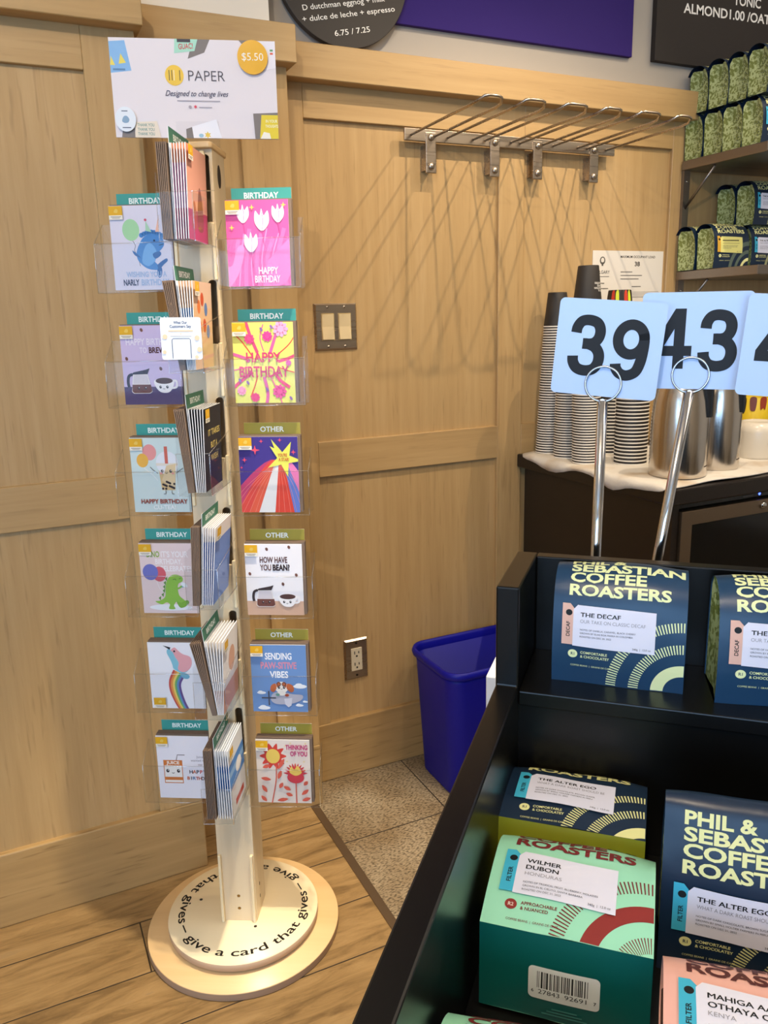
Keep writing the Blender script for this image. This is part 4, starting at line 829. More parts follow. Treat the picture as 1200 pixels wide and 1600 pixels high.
def pocket(u0, u1, v0, v1, z0, hf, hs, front='v'):
    """clear open box; front wall low (hf), other walls high (hs)"""
    w_ = 0.0018; mb = MB(); ca = 'clear_acrylic'
    mb.box(u0, u1, v0, v1, z0, z0 + w_, ca)
    if front == 'v':
        mb.box(u0, u1, v0, v0 + w_, z0, z0 + hf, ca).box(u0, u1, v1 - w_, v1, z0, z0 + hs, ca)
        for a in (u0, u1 - w_): mb.prism([(v0, z0), (v1, z0), (v1, z0 + hs), (v0, z0 + hf)], lambda p, q, r: (r, p, q), a, a + w_, ca)
    else:
        mb.box(u1 - w_, u1, v0, v1, z0, z0 + hf, ca).box(u0, u0 + w_, v0, v1, z0, z0 + hs, ca)
        mb.box(u0, u1, v0, v0 + w_, z0, z0 + hf, ca).box(u0, u1, v1 - w_, v1, z0, z0 + hf, ca)
    o = mb.build('card_pocket', st, xf=lean)
    e = MB(); r_ = 0.0011; t_ = 'acrylic_cut_edge'
    if front == 'v':
        e.tube([(u0, v0, z0 + hf), (u1, v0, z0 + hf)], r_, t_, 6).tube([(u0, v0, z0), (u1, v0, z0)], r_, t_, 6)
        for a in (u0, u1): e.tube([(a, v0, z0), (a, v0, z0 + hf), (a, v1, z0 + hs)], r_, t_, 6)
    else:
        e.tube([(u0, v0, z0), (u1, v0, z0), (u1, v0, z0 + hf), (u0, v0, z0 + hf)], r_, t_, 6, closed=True).tube([(u1, v0, z0), (u1, v1, z0)], r_, t_, 6).tube([(u1, v0, z0 + hf), (u1, v1, z0 + hf + 0.02)], r_, t_, 6)
    e.build('pocket_edge', o, xf=lean)
ZR = [1.4056 - 0.2007 * k - 0.070 for k in range(6)]; ZM = [1.405, 1.202, 0.998, 0.797, 0.588, 0.376]
for k in range(6):
    pocket(0.0405, 0.184, -0.056, -0.012, ZR[k] - 0.004, 0.082, 0.118)
    pocket(-0.177, -0.0405, -0.046, -0.002, ZR[k] - 0.004, 0.082, 0.118)
    pocket(-0.0165, 0.040, -0.178, -0.046, ZM[k] - 0.004, 0.072, 0.10, 'u')

# ---- cards
EN = 'b0a090'
CW, CH = 0.108, 0.140
def sheet(name, w, h, thk, m):     # local: x centred, front at y=0 facing -y, z from 0
    return MB().box(-w / 2, w / 2, 0, thk, 0, h, m)
def card(label, art, loc, rot, sticker=(4, 117), group=None, bgc='f4f4f6'):
    t = thing('greeting_card', label, 'greeting card', loc, rot, group)
    sheet('', CW, CH, 0.0012, ink(bgc)).build('card_body', t)
    if art:
        art.clip(0, 0, 108, 140); art.build('artwork', t, lambda a, b, h: (a / 1000 - CW / 2, -0.00005 - h, b / 1000))
    if sticker:
        x, y = sticker; A = Art().rect(x - 3, y, x + 21, y + 22, 'efe9dc').rect(x - 3, y + 7, x + 21, y + 22, 'e3ad1e').rect(x, y + 4, x + 18, y + 5, '8a8070').rect(x + 2, y + 2, x + 16, y + 2.8, '8a8070').blob([(x + 6, y + 12), (x + 9, y + 17), (x + 13, y + 16), (x + 12, y + 11)], 'e9c45a')
        A.build('price_sticker', t, lambda a, b, h: (a / 1000 - CW / 2, -0.00005 - h, b / 1000), skip=60)
    return t
def kawaii(A, x, y, d, s=1.0, smile=True, col='2a2226'):
    for e in (-1, 1): A.ell(x + e * d, y, 1.9 * s, 2.3 * s, col).ell(x + e * d + 0.5 * s, y + 0.8 * s, 0.6 * s, 0.7 * s, 'ffffff')
    A.line([(x - 1.6 * s, y - 2.2 * s), (x, y - 3.2 * s), (x + 1.6 * s, y - 2.2 * s)], 0.7 * s, col); return A
def bean(A, x, y, r=20): A.ell(x, y, 2.6, 3.4, '7a5248', r).line([(x - .6, y + 2.4), (x + .4, y), (x - .4, y - 2.4)], 0.7, '543630'); return A
def coffeepot(A, x, y, k, liquid='6e3e32', handle='3a2c2c'):
    q = lambda a, b: (x + a * k, y + b * k)
    A.line([q(3, 30), q(-3, 27), q(-5, 18), q(-4, 10)], 4.4 * k, handle)
    A.poly([q(4, 30), q(27, 30), q(33, 3), q(29, 0), q(3, 0), q(0, 3)], 'f1ece8').poly([q(1.6, 14), q(31, 14), q(32.6, 3.4), q(28.6, 0.8), q(3.6, 0.8), q(0.8, 3.4)], liquid).poly([q(5, 29), q(26, 29), q(29, 15), q(3, 15)], 'd8d0d6')
    A.poly([q(1, 29.5), q(27, 30), q(31, 39), q(25, 37), q(5, 33)], handle); kawaii(A, x + 17 * k, y + 8.5 * k, 5.5 * k, k, col='24181a')
def mug(A, x, y, k):
    q = lambda a, b: (x + a * k, y + b * k)
    A.line([q(29, 19), q(37, 19), q(37, 9), q(27, 7)], 3.6 * k, 'f3f0f2'); A.blob([q(-1, 20), q(1, 9), q(8, 1), q(17, -1), q(25, 1), q(31, 9), q(33, 20), q(16, 25)], 'f3f0f2'); A.ell(x + 16 * k, y + 19.5 * k, 15 * k, 5.2 * k, '54352e'); kawaii(A, x + 15 * k, y + 9 * k, 6 * k, k * 1.1)
arts = {}
# left column
A = Art().rect(0, 0, 108, 140, 'dcd8e8'); A.ell(36, 100, 15, 18, 'a3d4a4').line([(38, 82), (42, 74), (40, 66), (45, 55), (48, 40)], 0.9, '555a66')
A.blob([(44, 66), (50, 78), (58, 88), (74, 94), (88, 90), (93, 78), (90, 70), (80, 60), (74, 48), (86, 36), (78, 33), (60, 36), (46, 48), (43, 58)], '4a86c8').blob([(58, 70), (68, 78), (78, 66), (76, 50), (68, 42), (60, 40), (52, 48)], '74aadf').blob([(78, 40), (84, 46), (95, 52), (97, 48), (90, 42), (83, 36)], '3a69a8').blob([(80, 38), (86, 36), (85, 24), (80, 20), (77, 28)], '3a69a8').blob([(42, 62), (36, 66), (40, 58), (50, 54)], '3a69a8').blob([(72, 60), (84, 64), (86, 58), (76, 52)], '3a69a8')
for i in range(9): A.ell(54 + 4.6 * i, 91 + 5 * math.sin(i * 0.42), 4, 4, '4a86c8', up=False)
A.poly([(62, 98), (72, 96), (63, 115)], 'a8d0b4').ell(63, 116, 2.2, 2.2, 'c8506a').poly([(79, 96), (86, 96), (87, 124)], 'eab9a4'); A.ell(76, 82, 1.6, 1.6, '26344a').line([(84, 74), (88, 75), (92, 76)], 1.2, '26344a')
A.text('WISHING YOU A', 58, 22, 8.5, 'a9bede', 72, 'c', 0.03).text('NARLY', 16, 8, 9.5, '3c4262', 28, 'l', 0.03).text('BIRTHDAY', 48, 8, 9.5, 'a9bede', 50, 'l', 0.03); arts['narwhal'] = A
A = Art().rect(0, 0, 108, 140, 'd0bfe2').rect(0, 0, 108, 32, '55456e'); 
for x, y in ((40, 132), (9, 82), (70, 64), (100, 96)): bean(A, x, y)
A.text('HAPPY BIRTHDAY', 10, 106, 11, 'ece4f2', 92, 'l', 0.02).text('TO', 34, 92, 9.5, 'ece4f2', 13, 'l', 0.02).text('BREW', 51, 92, 9.5, '5a2f2c', 30, 'l', 0.03); coffeepot(A, 14, 20, 1.15, handle='3a3240'); mug(A, 58, 22, 1.05); arts['brew'] = A
A = Art().rect(0, 0, 108, 140, 'cfe0e0'); A.ell(36, 113, 13, 15, 'e89a98').ell(22, 98, 11, 13, 'e8b24a').line([(24, 84), (40, 70), (48, 60)], .8, 'f4f4f4')
A.poly([(50, 92), (84, 92), (80, 42), (55, 42)], 'd9ba84').ell(68, 93, 21, 22, 'e6e9f0').rect(47, 88, 88, 93, 'e3dcd0').rect(64, 92, 70, 124, 'd06a5a').poly([(66, 88), (84, 92), (80, 42), (56, 60)], 'e2caa0')
for i in range(16): A.ell(57 + (i * 7) % 23, 45 + (i * 5) % 14, 2.1, 2.1, '30242a')
kawaii(A, 66, 78, 8, 1.3); A.line([(50, 74), (42, 80), (36, 86)], 1, '30242a').line([(84, 74), (92, 80), (98, 84)], 1, '30242a').line([(62, 42), (62, 36), (58, 35)], 1, '30242a').line([(74, 42), (74, 36), (78, 35)], 1, '30242a').ell(56, 74, 2.4, 1.6, 'e89a98').ell(78, 74, 2.4, 1.6, 'e89a98')
A.text('HAPPY BIRTHDAY', 58, 17, 8, '9c4436', 88, 'c', 0.025).text('CU-TEA!', 58, 6, 7.5, 'f6fafa', 42, 'c', 0.025); arts['boba'] = A
A = Art().rect(0, 0, 108, 140, 'e6d2d2'); A.text('DINO', 14, 113, 11, '8cae4a', 25, 'l', 0.03).text("IT'S YOUR", 42, 113, 11, 'f4eef0', 52, 'l', 0.02).text('BIRTHDAY,', 56, 99, 10, 'f4eef0', 52, 'c', 0.02).text('REX-CELEBRATE!', 56, 85, 10, 'f4eef0', 84, 'c', 0.02)
A.ell(36, 79, 13, 15, 'd25f6c').ell(19, 83, 15, 16, '6e74c0').line([(30, 66), (36, 48), (50, 40)], .7, 'f4eef0').ell(54, 12, 42, 6.5, 'eef0f6')
A.blob([(24, 24), (34, 26), (44, 34), (46, 52), (50, 66), (58, 76), (70, 78), (80, 73), (80, 65), (72, 60), (70, 50), (72, 36), (82, 26), (86, 18), (78, 12), (70, 18), (66, 24), (60, 16), (62, 9), (50, 9), (52, 18), (46, 22), (36, 18)], '8fc24a')
for i, (x, y) in enumerate(((46, 70), (43, 62), (41, 54), (40, 46), (37, 38), (31, 31))): A.poly([(x, y), (x + 5, y + 4), (x + 4, y - 5)], '5d9440')
A.line([(62, 68), (66, 69.5), (68, 67)], .9, '3a4a2a').line([(74, 70), (77, 71)], .9, '3a4a2a', False).poly([(74, 52), (84, 62), (88, 54)], '6fb0c8').ell(83, 58, 7, 4, 'e8eef4', -35).line([(68, 50), (74, 52), (78, 56)], 3.4, '8fc24a').blob([(66, 24), (74, 22), (86, 27), (90, 22), (82, 14), (72, 12)], '7db13e'); arts['dino'] = A
A = Art().rect(0, 0, 108, 140, 'f0f0f6')
for i, c in enumerate(('c8544a', 'e6954a', 'ecd06a', '6fae6c', '5f8fc4', '6a4f8e')):
    A.line([(50 + 4 * i, 82 - 2.0 * i), (40 + 4 * i, 60 - i), (40 + 4 * i, 38), (48 + 3.6 * i, 14), (57 + 3.3 * i, -4)], 4.3, c)
A.blob([(50, 84), (47, 94), (44, 104), (38, 118), (40, 126), (48, 124), (54, 112), (66, 102), (80, 96), (78, 82), (66, 76)], '86c4d8').blob([(46, 124), (54, 130), (62, 122), (70, 116), (84, 110), (86, 96), (80, 84), (68, 78), (58, 84), (60, 98), (54, 110), (50, 120)], 'e8a9b0').poly([(31, 134), (46, 130), (44, 125)], '2a2830').ell(53, 122, 2, 2, '26202a').blob([(62, 76), (72, 76), (80, 70), (76, 64), (66, 66)], '7ab8d0'); A.rect(27, 3, 31, 24, 'd8d4cc'); arts['hummingbird'] = A
A = Art().rect(0, 0, 108, 140, 'eceaf2'); A.rect(12, 34, 51, 86, 'd07a3c').rect(13.5, 48, 49.5, 74, 'f4f0ea').rect(13.5, 36, 49.5, 41, 'f4f0ea').text('JUICE', 31.5, 77, 6.5, 'f6f0e8', 27, 'c', 0.03).line([(39, 86), (42, 98), (57, 98)], 1.8, '7d7678', False); kawaii(A, 31, 62, 11, 1.7)
for s_, x, y in (('Juice', 88, 92), ('wanted to', 84, 84), ('say', 88, 75)): A.text(s_, x, y, 5, '9a949c', None, 'c', 0)
for i, c in enumerate('HAPPY'): A.text(c, 68 + 7 * i, 57, 7.5, ['3c3440', 'c86a40', '3c3440', 'c84a40', '5a84b0'][i], None, 'c', 0.02)
for i, c in enumerate('BIRTHDAY'): A.text(c, 62 + 6 * i, 43, 7, ['c86a40', '3c3440', '5a84b0', 'c84a40'][i % 4], None, 'c', 0.02)
arts['juice'] = A
# right column
A = Art().rect(0, 0, 108, 140, 'dc5aa2')
for i in range(9): A.line([(6 + 12 * i, 0), (14 + 9 * i, 40), (20 + 10 * i, 78 + 8 * (i % 3))], 2.2 if i % 2 else 7, 'f08ac6' if i % 2 else 'e070b4')
A.blob([(0, 0), (18, 20), (30, 60), (20, 66), (8, 36), (0, 30)], 'f086c4').blob([(60, 0), (70, 40), (100, 70), (108, 72), (108, 20), (90, 0)], 'ec78bc')
for x, y, k in ((30, 118, 1.0), (62, 108, 1.2), (90, 118, 1.0), (42, 72, 1.1), (80, 96, .0)):
    if k: A.blob([(x - 9 * k, y + 12 * k), (x - 10 * k, y - 4 * k), (x, y - 15 * k), (x + 10 * k, y - 4 * k), (x + 9 * k, y + 12 * k), (x + 3 * k, y + 6 * k), (x, y + 15 * k), (x - 3 * k, y + 6 * k)], 'e6e2ea').line([(x, y + 10 * k), (x + 2, y), (x, y - 13 * k)], .8, 'e070b4').line([(x, y - 14 * k), (x + 3, y - 34 * k)], 1.4, 'd0509c')
for x, y in ((46, 128), (100, 131), (10, 96)): A.star(x, y, 5, 1.6, 4, 'f0d060')
A.text('HAPPY', 70, 20, 11, 'f4dcee', 34, 'c', 0.02).text('BIRTHDAY', 68, 6, 11, 'f4dcee', 44, 'c', 0.02); arts['tulip'] = A
A = Art().rect(0, 0, 108, 140, 'dcdc72'); rnd = random.Random(3)
for i in range(14):
    a = 2 * PI * i / 14 + .2; r1 = 58 + 16 * (i % 3); c = ('d84a7a', 'e0403a', 'cf5fa0', 'e8589a')[i % 4]; x, y = 54 + r1 * math.cos(a), 70 + r1 * 1.15 * math.sin(a); bx, by = 54 + 26 * math.cos(a), 68 + 22 * math.sin(a)
    A.line([(bx, by), ((bx + x) / 2 + 6 * math.sin(a * 3), (by + y) / 2), (x, y)], 1.8 if i % 2 else 5.5, c)
for x, y, r, c in ((86, 128, 13, 'f2a9d2'), (62, 116, 9, 'e0489a'), (80, 20, 12, 'e0559a'), (12, 22, 8, 'f4a0c8'), (36, 10, 8, 'e04a86'), (30, 112, 9, 'e24a8a'), (98, 70, 5, 'd060b0')):
    for k in range(9): A.ell(x + r * .55 * math.cos(k * .7), y + r * .55 * math.sin(k * .7), r * .5, r * .3, c, 40 * k, up=False)
    A.ell(x, y, r * .45, r * .45, c)
for x, y in ((10, 40), (24, 36), (58, 24), (100, 8), (52, 128), (70, 132)): A.ell(x, y, 2.2, 4, '8a62a8', 30)
A.text('HAPPY', 54, 72, 16, 'c83a72', 62, 'c', 0.02).text('BIRTHDAY', 54, 46, 18, 'c83a72', 88, 'c', 0.02); arts['floral'] = A
A = Art().rect(0, 0, 108, 140, '3f2f86')
for a, b, c0, c1, col in ((-40, -8, 58, 62, 'b83a6c'), (-8, 14, 61, 65, 'd2443c'), (14, 32, 64, 68, 'd8583e'), (32, 62, 67, 74, 'dcdde0'), (62, 98, 73, 81, 'd2402e'), (98, 122, 80, 86, '5f78c8'), (122, 160, 85, 92, 'e07ab4')):
    L_ = [(c0 + (a - c0) * t, 98 + (0 - 98) * t ** (1.35 if a < 30 else 1.05) if a < 30 else 98 - 98 * t) for t in [k / 8 for k in range(9)]]; R_ = [(c1 + (b - c1) * t, 98 - 98 * (t ** (1.35 if b < 30 else 1.05))) for t in [k / 8 for k in range(9)]]
    A.put(L_ + R_, [(k, k + 1, 10 + k, 9 + k) for k in range(8)], col)
for k in range(16):
    xb = -30 + 11 * k
    if not 30 < xb < 64: A.line([(72 + 0.2 * (xb - 54) * .4, 92), (xb * .6 + 30, 50), (xb, 0)], .5, 'e89a8a')
A.star(82, 100, 34, 12, 5, 'dfe05e', 65).poly([(66, 118), (80, 112), (60, 136)], 'dfe05e')
for x, y, r in ((30, 116, 9), (10, 98, 5), (42, 132, 4), (76, 134, 4), (100, 112, 5), (4, 84, 3)): A.star(x, y, r, r * .3, 4, 'e8506a')
A.text("YOU'RE", 80, 104, 5.5, 'c8602e', 17, 'c', 0.03).text('A STAR!', 82, 96, 5.5, 'c8602e', 19, 'c', 0.03); arts['star'] = A
A = Art().rect(0, 0, 108, 140, 'eeecf2').rect(0, 0, 108, 28, 'd0aa92')
for x, y in ((42, 130), (84, 134), (8, 82), (70, 62), (96, 80)): bean(A, x, y)
A.text('HOW HAVE', 54, 104, 11, '5a322c', 52, 'c', 0.025).text('YOU', 28, 89, 11, '5a322c', 21, 'l', 0.025).text('BEAN?', 52, 89, 11, '2e1c1a', 32, 'l', 0.04); coffeepot(A, 18, 17, 1.1); mug(A, 62, 18, 1.0); arts['bean'] = A
A = Art().rect(0, 0, 108, 140, '6a90c8'); A.text('SENDING', 54, 110, 13, 'f0f2f8', 52, 'c', 0.025).text('PAW-SITIVE', 54, 91, 13, 'd88aa0', 70, 'c', 0.025).text('VIBES', 54, 72, 13, 'f0f2f8', 36, 'c', 0.025)
for x, y, k in ((94, 54, 1.2), (18, 40, .8), (92, 14, .7), (22, 8, 1.1), (104, 22, .5)): A.ell(x, y, 11 * k, 3.6 * k, 'eef2f8').ell(x - 2, y + 2 * k, 6 * k, 3.6 * k, 'eef2f8')
A.blob([(36, 28), (42, 40), (60, 42), (80, 38), (98, 36), (96, 26), (78, 18), (52, 16), (40, 20)], 'b4b4c4').poly([(62, 28), (78, 30), (76, 14), (70, 10), (64, 16)], 'd4d4e0').rect(31, 14, 33.5, 44, '4a4a56').rect(18, 28, 46, 31, '4a4a56')
A.ell(58, 52, 13, 12, 'f2eee8').blob([(46, 60), (38, 56), (36, 46), (42, 42), (48, 50)], 'c0663a').blob([(70, 60), (80, 56), (82, 46), (76, 42), (68, 50)], 'c0663a').blob([(48, 60), (54, 64), (56, 56), (50, 52)], 'c0663a').blob([(68, 60), (62, 64), (60, 56), (66, 52)], 'c0663a'); kawaii(A, 58, 52, 5, 1.2)
A.ring(53, 59, 3.2, 4.4, 0, 360, '3a3036').ring(63, 59, 3.2, 4.4, 0, 360, '3a3036').ell(58, 40, 8, 5, 'e8e4de').ell(68, 36, 4, 3, 'a84a2a').ell(50, 37, 4, 3, '6a9a90'); arts['paw'] = A
A = Art().rect(0, 0, 108, 140, 'e4d9d0')
def protea(x, y, k, n_=11, a0=15, a1=165):
    for i in range(n_):
        a = math.radians(a0 + (a1 - a0) * i / (n_ - 1)); A.blob([(x, y - 8 * k), (x + 9 * k * math.cos(a - .3), y + 12 * k * math.sin(a - .3)), (x + 25 * k * math.cos(a), y - 2 + 30 * k * math.sin(a)), (x + 9 * k * math.cos(a + .3), y + 12 * k * math.sin(a + .3))], 'd0443a' if i % 2 else 'c83a48', up=True)
for i in range(10):
    a = math.radians(36 * i); A.blob([(34, 104), (34 + 14 * math.cos(a - .35), 104 + 16 * math.sin(a - .35)), (34 + 27 * math.cos(a), 104 + 29 * math.sin(a)), (34 + 14 * math.cos(a + .35), 104 + 16 * math.sin(a + .35))], 'd0443a')
A.ell(34, 104, 18, 19, 'd0443a').ell(34, 104, 14, 16, 'e6c660'); protea(78, 62, 1.0); A.ell(78, 58, 17, 13, 'c83a48').blob([(66, 70), (70, 82), (76, 76), (82, 84), (88, 76), (90, 68), (78, 62)], 'e6c660')
A.line([(40, 84), (38, 50), (28, 0)], 2.2, 'd2604e').line([(78, 46), (78, 0)], 2.4, 'd2604e')
for x, y, a, l in ((20, 82, 200, 16), (18, 54, 170, 20), (14, 32, 120, 18), (46, 64, 70, 20), (50, 88, 60, 26), (48, 40, 60, 14), (12, 10, 130, 16), (50, 8, 10, 22), (60, 34, 150, 16), (64, 20, 160, 14), (96, 26, 40, 18), (98, 10, 20, 18), (98, 46, 50, 12)):
    c, q = math.cos(math.radians(a)), math.sin(math.radians(a)); A.blob([(x - l / 2 * c, y - l / 2 * q), (x - 4 * q, y + 4 * c), (x + l / 2 * c, y + l / 2 * q), (x + 4 * q, y - 4 * c)], 'd8604e')
A.text('THINKING', 82, 120, 10, 'c03a7c', 44, 'c', 0.03).text('OF YOU', 86, 106, 10, 'c03a7c', 34, 'c', 0.03)
for x, y in ((60, 128), (70, 134), (96, 94), (100, 134), (62, 94)): A.ell(x, y, 1.6, 1.6, 'e8d49a')
arts['protea'] = A

LEFT = [('narwhal', 'lavender birthday card with a blue whale, topmost on the left of the stand', 'the whale card'), ('brew', 'purple birthday card with a coffee pot and mug', 'the purple coffee pot card'), ('boba', 'pale blue birthday card with a smiling bubble tea cup', 'the bubble tea card'),
        ('dino', 'pink birthday card with a green dinosaur and two balloons', 'the dinosaur card'), ('hummingbird', 'white card with a pink bird trailing a rainbow', 'the rainbow bird card'), ('juice', 'white birthday card with an orange juice box', 'the juice box card')]
RIGHT = [('tulip', 'bright pink birthday card with white tulips, topmost on the right of the stand', 'the pink tulip card'), ('floral', 'yellow birthday card covered in pink flowers', 'the yellow floral card'), ('star', 'purple card with a yellow star and red rays', 'the star card'),
         ('bean', 'white card with a coffee pot asking how have you bean', 'the bean card'), ('paw', 'blue card with a dog flying a plane', 'the flying dog card'), ('protea', 'pale card with red protea flowers saying thinking of you', 'the red protea card')]
ENVP = sheet('', 0.1125, 0.1415, 0.0016, 'envelope_brown').build('envelope'); 
def envelope(loc, rot, label, group):
    o = ENVP.copy(); COL.objects.link(o); o.location = loc; o.rotation_euler = rot; return tag(o, label, 'envelope', group)
def divider(txt, colr, label, loc, rot, h=0.162, w=0.104):
    t = thing('divider_card', label, 'divider card', loc, rot)
    sheet('', w, h, 0.0008, 'card_white').build('divider_sheet', t); A = Art().rect(0, h * 1000 - 23, w * 1000, h * 1000, colr).text(txt, w * 500, h * 1000 - 16.5, 9.0, 'eef4f0', {'BIRTHDAY': 60, 'OTHER': 44}[txt], 'c', 0.025)
    A.build('heading', t, lambda a, b, hh: (a / 1000 - w / 2, -0.00005 - hh, b / 1000)); return t
TEAL, GOLD = '3f9a92', 'a5983c'
RR = (0, LU, SYW)
for k in range(6):
    for side, u, v, spec in (('left', -0.0951, -0.0359, LEFT[k]), ('right', 0.1111, -0.0477, RIGHT[k])):
        nm, lab, ref = spec
        card(lab, arts[nm], SW(u, v, ZR[k]), RR, sticker=((4, 117) if nm != 'hummingbird' else (8, 2)))
        for j in range(5):
            envelope(SW(u + 0.0025, v + 0.004 + 0.0036 * j, ZR[k] + 0.0005), (0, LU, SYW), 'brown envelope stacked behind ' + ref, 'envelopes behind ' + ref)
        head = ('BIRTHDAY', TEAL, 'teal divider card headed birthday behind ') if (side == 'left' or k < 2) else ('OTHER', GOLD, 'gold divider card headed other behind ')
        divider(head[0], head[1], head[2] + ref, SW(u + 0.004, v + 0.0245, ZR[k] + 0.0005), (0, LU, SYW))
# middle fin: sheets seen edge-on, facing right
MID = [(-.0124, .0347, -.0124, .029), (-.0182, .031, -.0003, .0251), (-.0153, .0345, -.0015, .0281), (-.0009, .0422, -.0082, .0269), (-.0188, .0419, .0132, .0331), (-.0085, .0373, -.0104, .0381)]
def mid_art(k, front):
    A = Art()
    if k == 0: A.rect(0, 0, 108, 140, 'cf9fc4').rect(0, 112, 108, 140, 'e2a58c').rect(0, 0, 108, 46, 'b23a62'); 
    if k == 1: A.rect(0, 0, 108, 140, 'd9b9a0').rect(0, 0, 108, 98, '7aa4da' if not front else 'dcb48e')
    if k == 2: A.rect(0, 0, 108, 140, '1c1e2a')
    if k == 3: A.rect(0, 0, 108, 140, 'e8e2e4').rect(0, 0, 108, 114, '6f8ed6')
    if k == 4: A.rect(0, 0, 108, 140, 'ece8ea').rect(0, 0, 108, 46, 'c99484')
    if k == 5: A.rect(0, 0, 108, 140, 'e6eaf2').rect(0, 56, 108, 106, '4f8ddb').rect(0, 80, 108, 92, '8cb8ea')
    if front:
        if k == 0: A.rect(0, 46, 108, 140, 'd89a86').blob([(50, 20), (54, 60), (66, 84), (80, 60), (82, 20)], '8a4a3e').blob([(20, 20), (24, 50), (34, 60), (42, 50), (44, 20)], 'a85a4a')
        if k == 1:
            for i, (x, y) in enumerate(((30, 100), (50, 112), (70, 96), (36, 66), (60, 70), (80, 60))): A.ell(x, y, 9, 11, ['d8763c', 'c8502e', '5a7ab0'][i % 3])
        if k == 2: A.text('IT TAKES', 62, 92, 10, 'cdb86a', 72, 'c', 0.02).text('BUT A', 60, 70, 10, 'cdb86a', 40, 'c', 0.02).text('WISH', 60, 48, 10, 'cdb86a', 44, 'c', 0.02)
        if k == 4: A.ell(62, 86, 22, 24, 'd8a890')
        if k == 5: A.ell(66, 78, 20, 14, 'f2f4f8').rect(30, 10, 90, 22, 'c84a3e')
    return A
MLAB = [('pink and lavender', 'topmost'), ('pale blue', 'second from the top'), ('black and gold', 'third from the top'), ('periwinkle blue', 'fourth from the top'), ('white and salmon', 'second from the bottom'), ('white and sky blue', 'lowest')]
for k in range(6):
    tl, tr_, bl, br = MID[k]; hgt = 0.14
    def pose(f): 
        ub, ut = bl + (br - bl) * f, tl + (tr_ - tl) * f
        return SW(ub, -0.114, ZM[k]), (math.atan((ub - ut) / hgt) * -1.0, 0, SYW + PI / 2)
    colr, pos = MLAB[k]
    for j in range(6):
        l, r = pose(0.02 + 0.062 * j); envelope(l, r, 'brown envelope in the %s edge-on pocket of the stand' % pos, 'envelopes in the %s edge-on pocket' % pos)
    l, r = pose(0.42); divider('BIRTHDAY', '3d7a62', 'green birthday divider card in the %s edge-on pocket' % pos, l, r, 0.164)
    first = None
    for j in range(6):
        l, r = pose(0.50 + 0.094 * j)
        if j == 5:
            card('frontmost %s card in the %s edge-on pocket' % (colr, pos), mid_art(k, True), l, r)
        elif first is None:
            first = card('%s card stacked in the %s edge-on pocket' % (colr, pos), mid_art(k, False), l, r, group='cards in the %s edge-on pocket' % pos); ft = tree_of(first)
        else:
            o = copy_tree(first, None, ft); o.location = l; o.rotation_euler = r
bpy.data.objects.remove(ENVP)

# ---- header sign with its clear holder, and the small notice clipped to a pocket
HY = math.radians(-18.3)
t = thing('header_sign', 'white header sign with small card pictures and a yellow price dot atop the stand', 'sign', SW(0.0045, 0.005, 1.5865), (0, 0.012, HY))
SWd, SHt = 0.275, 0.154
MB().box(-SWd / 2, SWd / 2, 0, 0.003, 0, SHt, 'card_white').build('sign_board', t)
A = Art().rect(0, 0, 275, 154, 'e6dfe4')
A.poly([(0, 100), (34, 104), (26, 150), (0, 148)], '86b6e4').poly([(0, 112), (8, 112), (2, 126)], 'e6d45e').poly([(14, 114), (26, 116), (18, 130)], 'e6d45e').rect(4, 104, 24, 107, '5a86b4')
A.poly([(128, 124), (156, 134), (166, 154), (138, 154)], '7d7674').poly([(106, 132), (140, 136), (146, 154), (108, 154)], 'a9dcc8').rect(112, 149, 134, 154, '3c3a44').text('GUAC!', 126, 139, 8, 'c84a52', 24, 'c', 0.02, 4)
A.poly([(214, 154), (222, 146), (232, 154)], '7d7674').poly([(248, 108), (275, 112), (275, 154), (250, 152)], 'ece8f0').rect(266, 138, 271, 141, '5aa06a').rect(266, 133, 271, 136, 'd8604a')
A.ell(104, 98, 15.5, 16, 'efc64a'); 
for x in (95, 99.5, 112.5): A.rect(x, 90, x + 1.2, 106, '4a4238')
A.rect(103, 90, 104.2, 106, 'f6eecc').text('PAPER', 127, 90, 16, '4c4650', 61, 'l', -0.012); A.text('Designed to change lives', 87, 66, 8.5, '3c3a5a', 104, 'l', 0.002, shear=0.35)
A.rect(106, 58, 178, 59.4, 'a9a2ac').ell(127, 49, 2.6, 2.6, 'a9a2ac').star(136, 49.5, 3.4, 1.5, 6, 'd8405a').rect(142, 48, 164, 49.4, 'a9a2ac')
A.poly([(10, 0), (32, 0), (32, 16), (14, 22)], '7d7674').poly([(32, 0), (75, 0), (70, 26), (34, 24)], 'e8dccb')
for k in range(3): A.text('THANK YOU', 51, 17.5 - 7 * k, 4.6, '7a9a94', 28, 'c', 0.02)
A.poly([(118, 0), (134, 0), (130, 18), (118, 14)], '7d7674').poly([(130, 0), (178, 0), (170, 30), (128, 18)], 'f2f2fa').star(154, 5, 6, 3, 6, 'e8c850').ell(143, 4, 4, 3, '9ac4dc')
A.poly([(235, 0), (275, 0), (275, 42), (233, 40)], '7d7674').poly([(243, 0), (275, 0), (275, 38), (247, 38)], 'e6cf3a').poly([(244, 0), (262, 0), (260, 9), (250, 11)], 'f4f0e4').text('IN YOUR', 264, 26, 4.4, 'f4efc8', 20, 'c', 0.02).text('THOUGHTS', 264, 18, 4.4, 'f4efc8', 22, 'c', 0.02)
A.clip(0, 0, 275, 154); A.build('sign_print', t, lambda a, b, h: (a / 1000 - SWd / 2, -0.00005 - h, b / 1000))
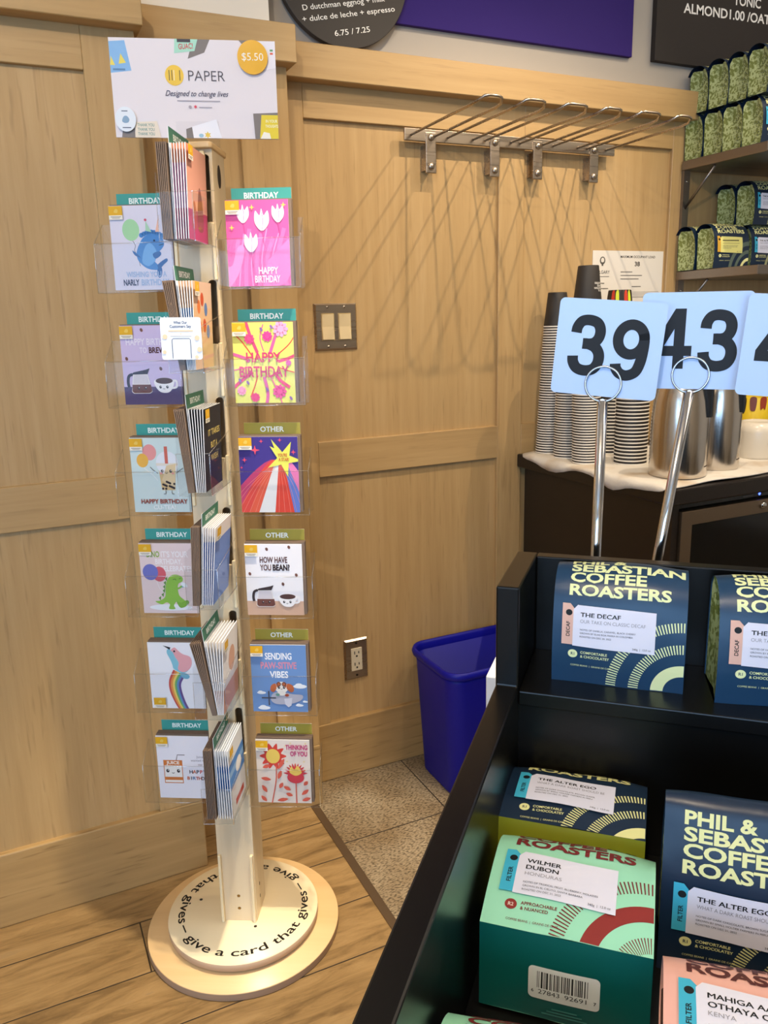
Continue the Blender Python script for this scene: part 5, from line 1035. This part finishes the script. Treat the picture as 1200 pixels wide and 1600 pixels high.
d = MB().prism([(0.0255 * math.cos(k * PI / 24), 0.0265 * math.sin(k * PI / 24)) for k in range(48)], lambda a, b, q: (a, q, b), -0.006, -0.0035, M('dot_yellow', 'e9b02c', 0.18)).build('price_dot', t, loc=(SWd / 2 - 0.0385, 0, SHt - 0.027))
A = Art().text('$5.50', 0, -5, 11.5, 'f4eee0', 36, 'c', -0.002); A.build('price_lettering', d, lambda a, b, h: (a / 1000, -0.0061 - h, b / 1000))
d = MB().prism([(0.017 * math.cos(k * PI / 24), 0.0195 * math.sin(k * PI / 24)) for k in range(48)], lambda a, b, q: (a, q, b), -0.006, -0.0035, M('dot_white', 'e8eef6', 0.18)).build('round_badge', t, loc=(-SWd / 2 + 0.019, 0, 0.0275))
A = Art().blob([(-6, -3), (-3, 4), (2, 5), (6, 0), (4, -5), (-2, -6)], '8aa8c4').rect(-6, 12, 4, 13.4, '55607a').rect(-6, -14, 8, -12.6, '55607a'); A.build('badge_print', d, lambda a, b, h: (a / 1000, -0.0061 - h, b / 1000))
MB().box(-0.036, 0.036, -0.0036, -0.0016, -0.016, 0.026, 'clear_acrylic').box(-0.036, 0.036, 0.0035, 0.0055, -0.016, 0.026, 'clear_acrylic').box(-0.036, 0.036, -0.0016, 0.0035, -0.016, -0.012, 'clear_acrylic').build('sign_holder', st, xf=lambda a, b, c: (lambda p: ((Matrix.Rotation(-SYW, 3, 'Z') @ (Vector(p) - Vector(SO)))))((SW(0.0045, 0.005, 1.5865)[0] + a * math.cos(HY) - b * math.sin(HY), SW(0.0045, 0.005, 1.5865)[1] + a * math.sin(HY) + b * math.cos(HY), 1.5865 + c)))

t = thing('customer_notice', 'small white notice reading what our customers say, clipped over a front pocket', 'notice', SW(0.0075, -0.1815, 1.2195), (0, math.radians(1.0), SYW))
A = Art().rrect(-33, 0, 33, 66, 4, 'e8edf6'); pts = A.it[0][2]
MB().prism([(a / 1000, b / 1000) for a, b in pts], lambda a, b, q: (a, q, b), 0, 0.001, M('notice_card', 'e8edf6', 0.3)).build('card', t)
A = Art().text('What Our', 0, 56, 4.2, '34466e', 22, 'c', 0.02).text('Customers Say', 0, 50, 4.2, '34466e', 35, 'c', 0.02).rect(-20, 44, 20, 46, 'efc9a4').ell(0, 40.5, 1, 1, 'efc9a4').rect(-17, 36.2, 17, 37.2, 'a2a8b8')
A.line([(-15, 2), (-15, 31), (-13, 33), (13, 33), (15, 31), (15, 2)], 1.0, '34466e', False)
for x, y, r in ((-26, 36, 4), (26, 34, 4), (29, 16, 4), (-28, 12, 3), (24, 4, 3)): A.ell(x, y, r, r, 'f3d2b2')
A.build('printing', t, lambda a, b, h: (a / 1000, -0.0001 - h, b / 1000))
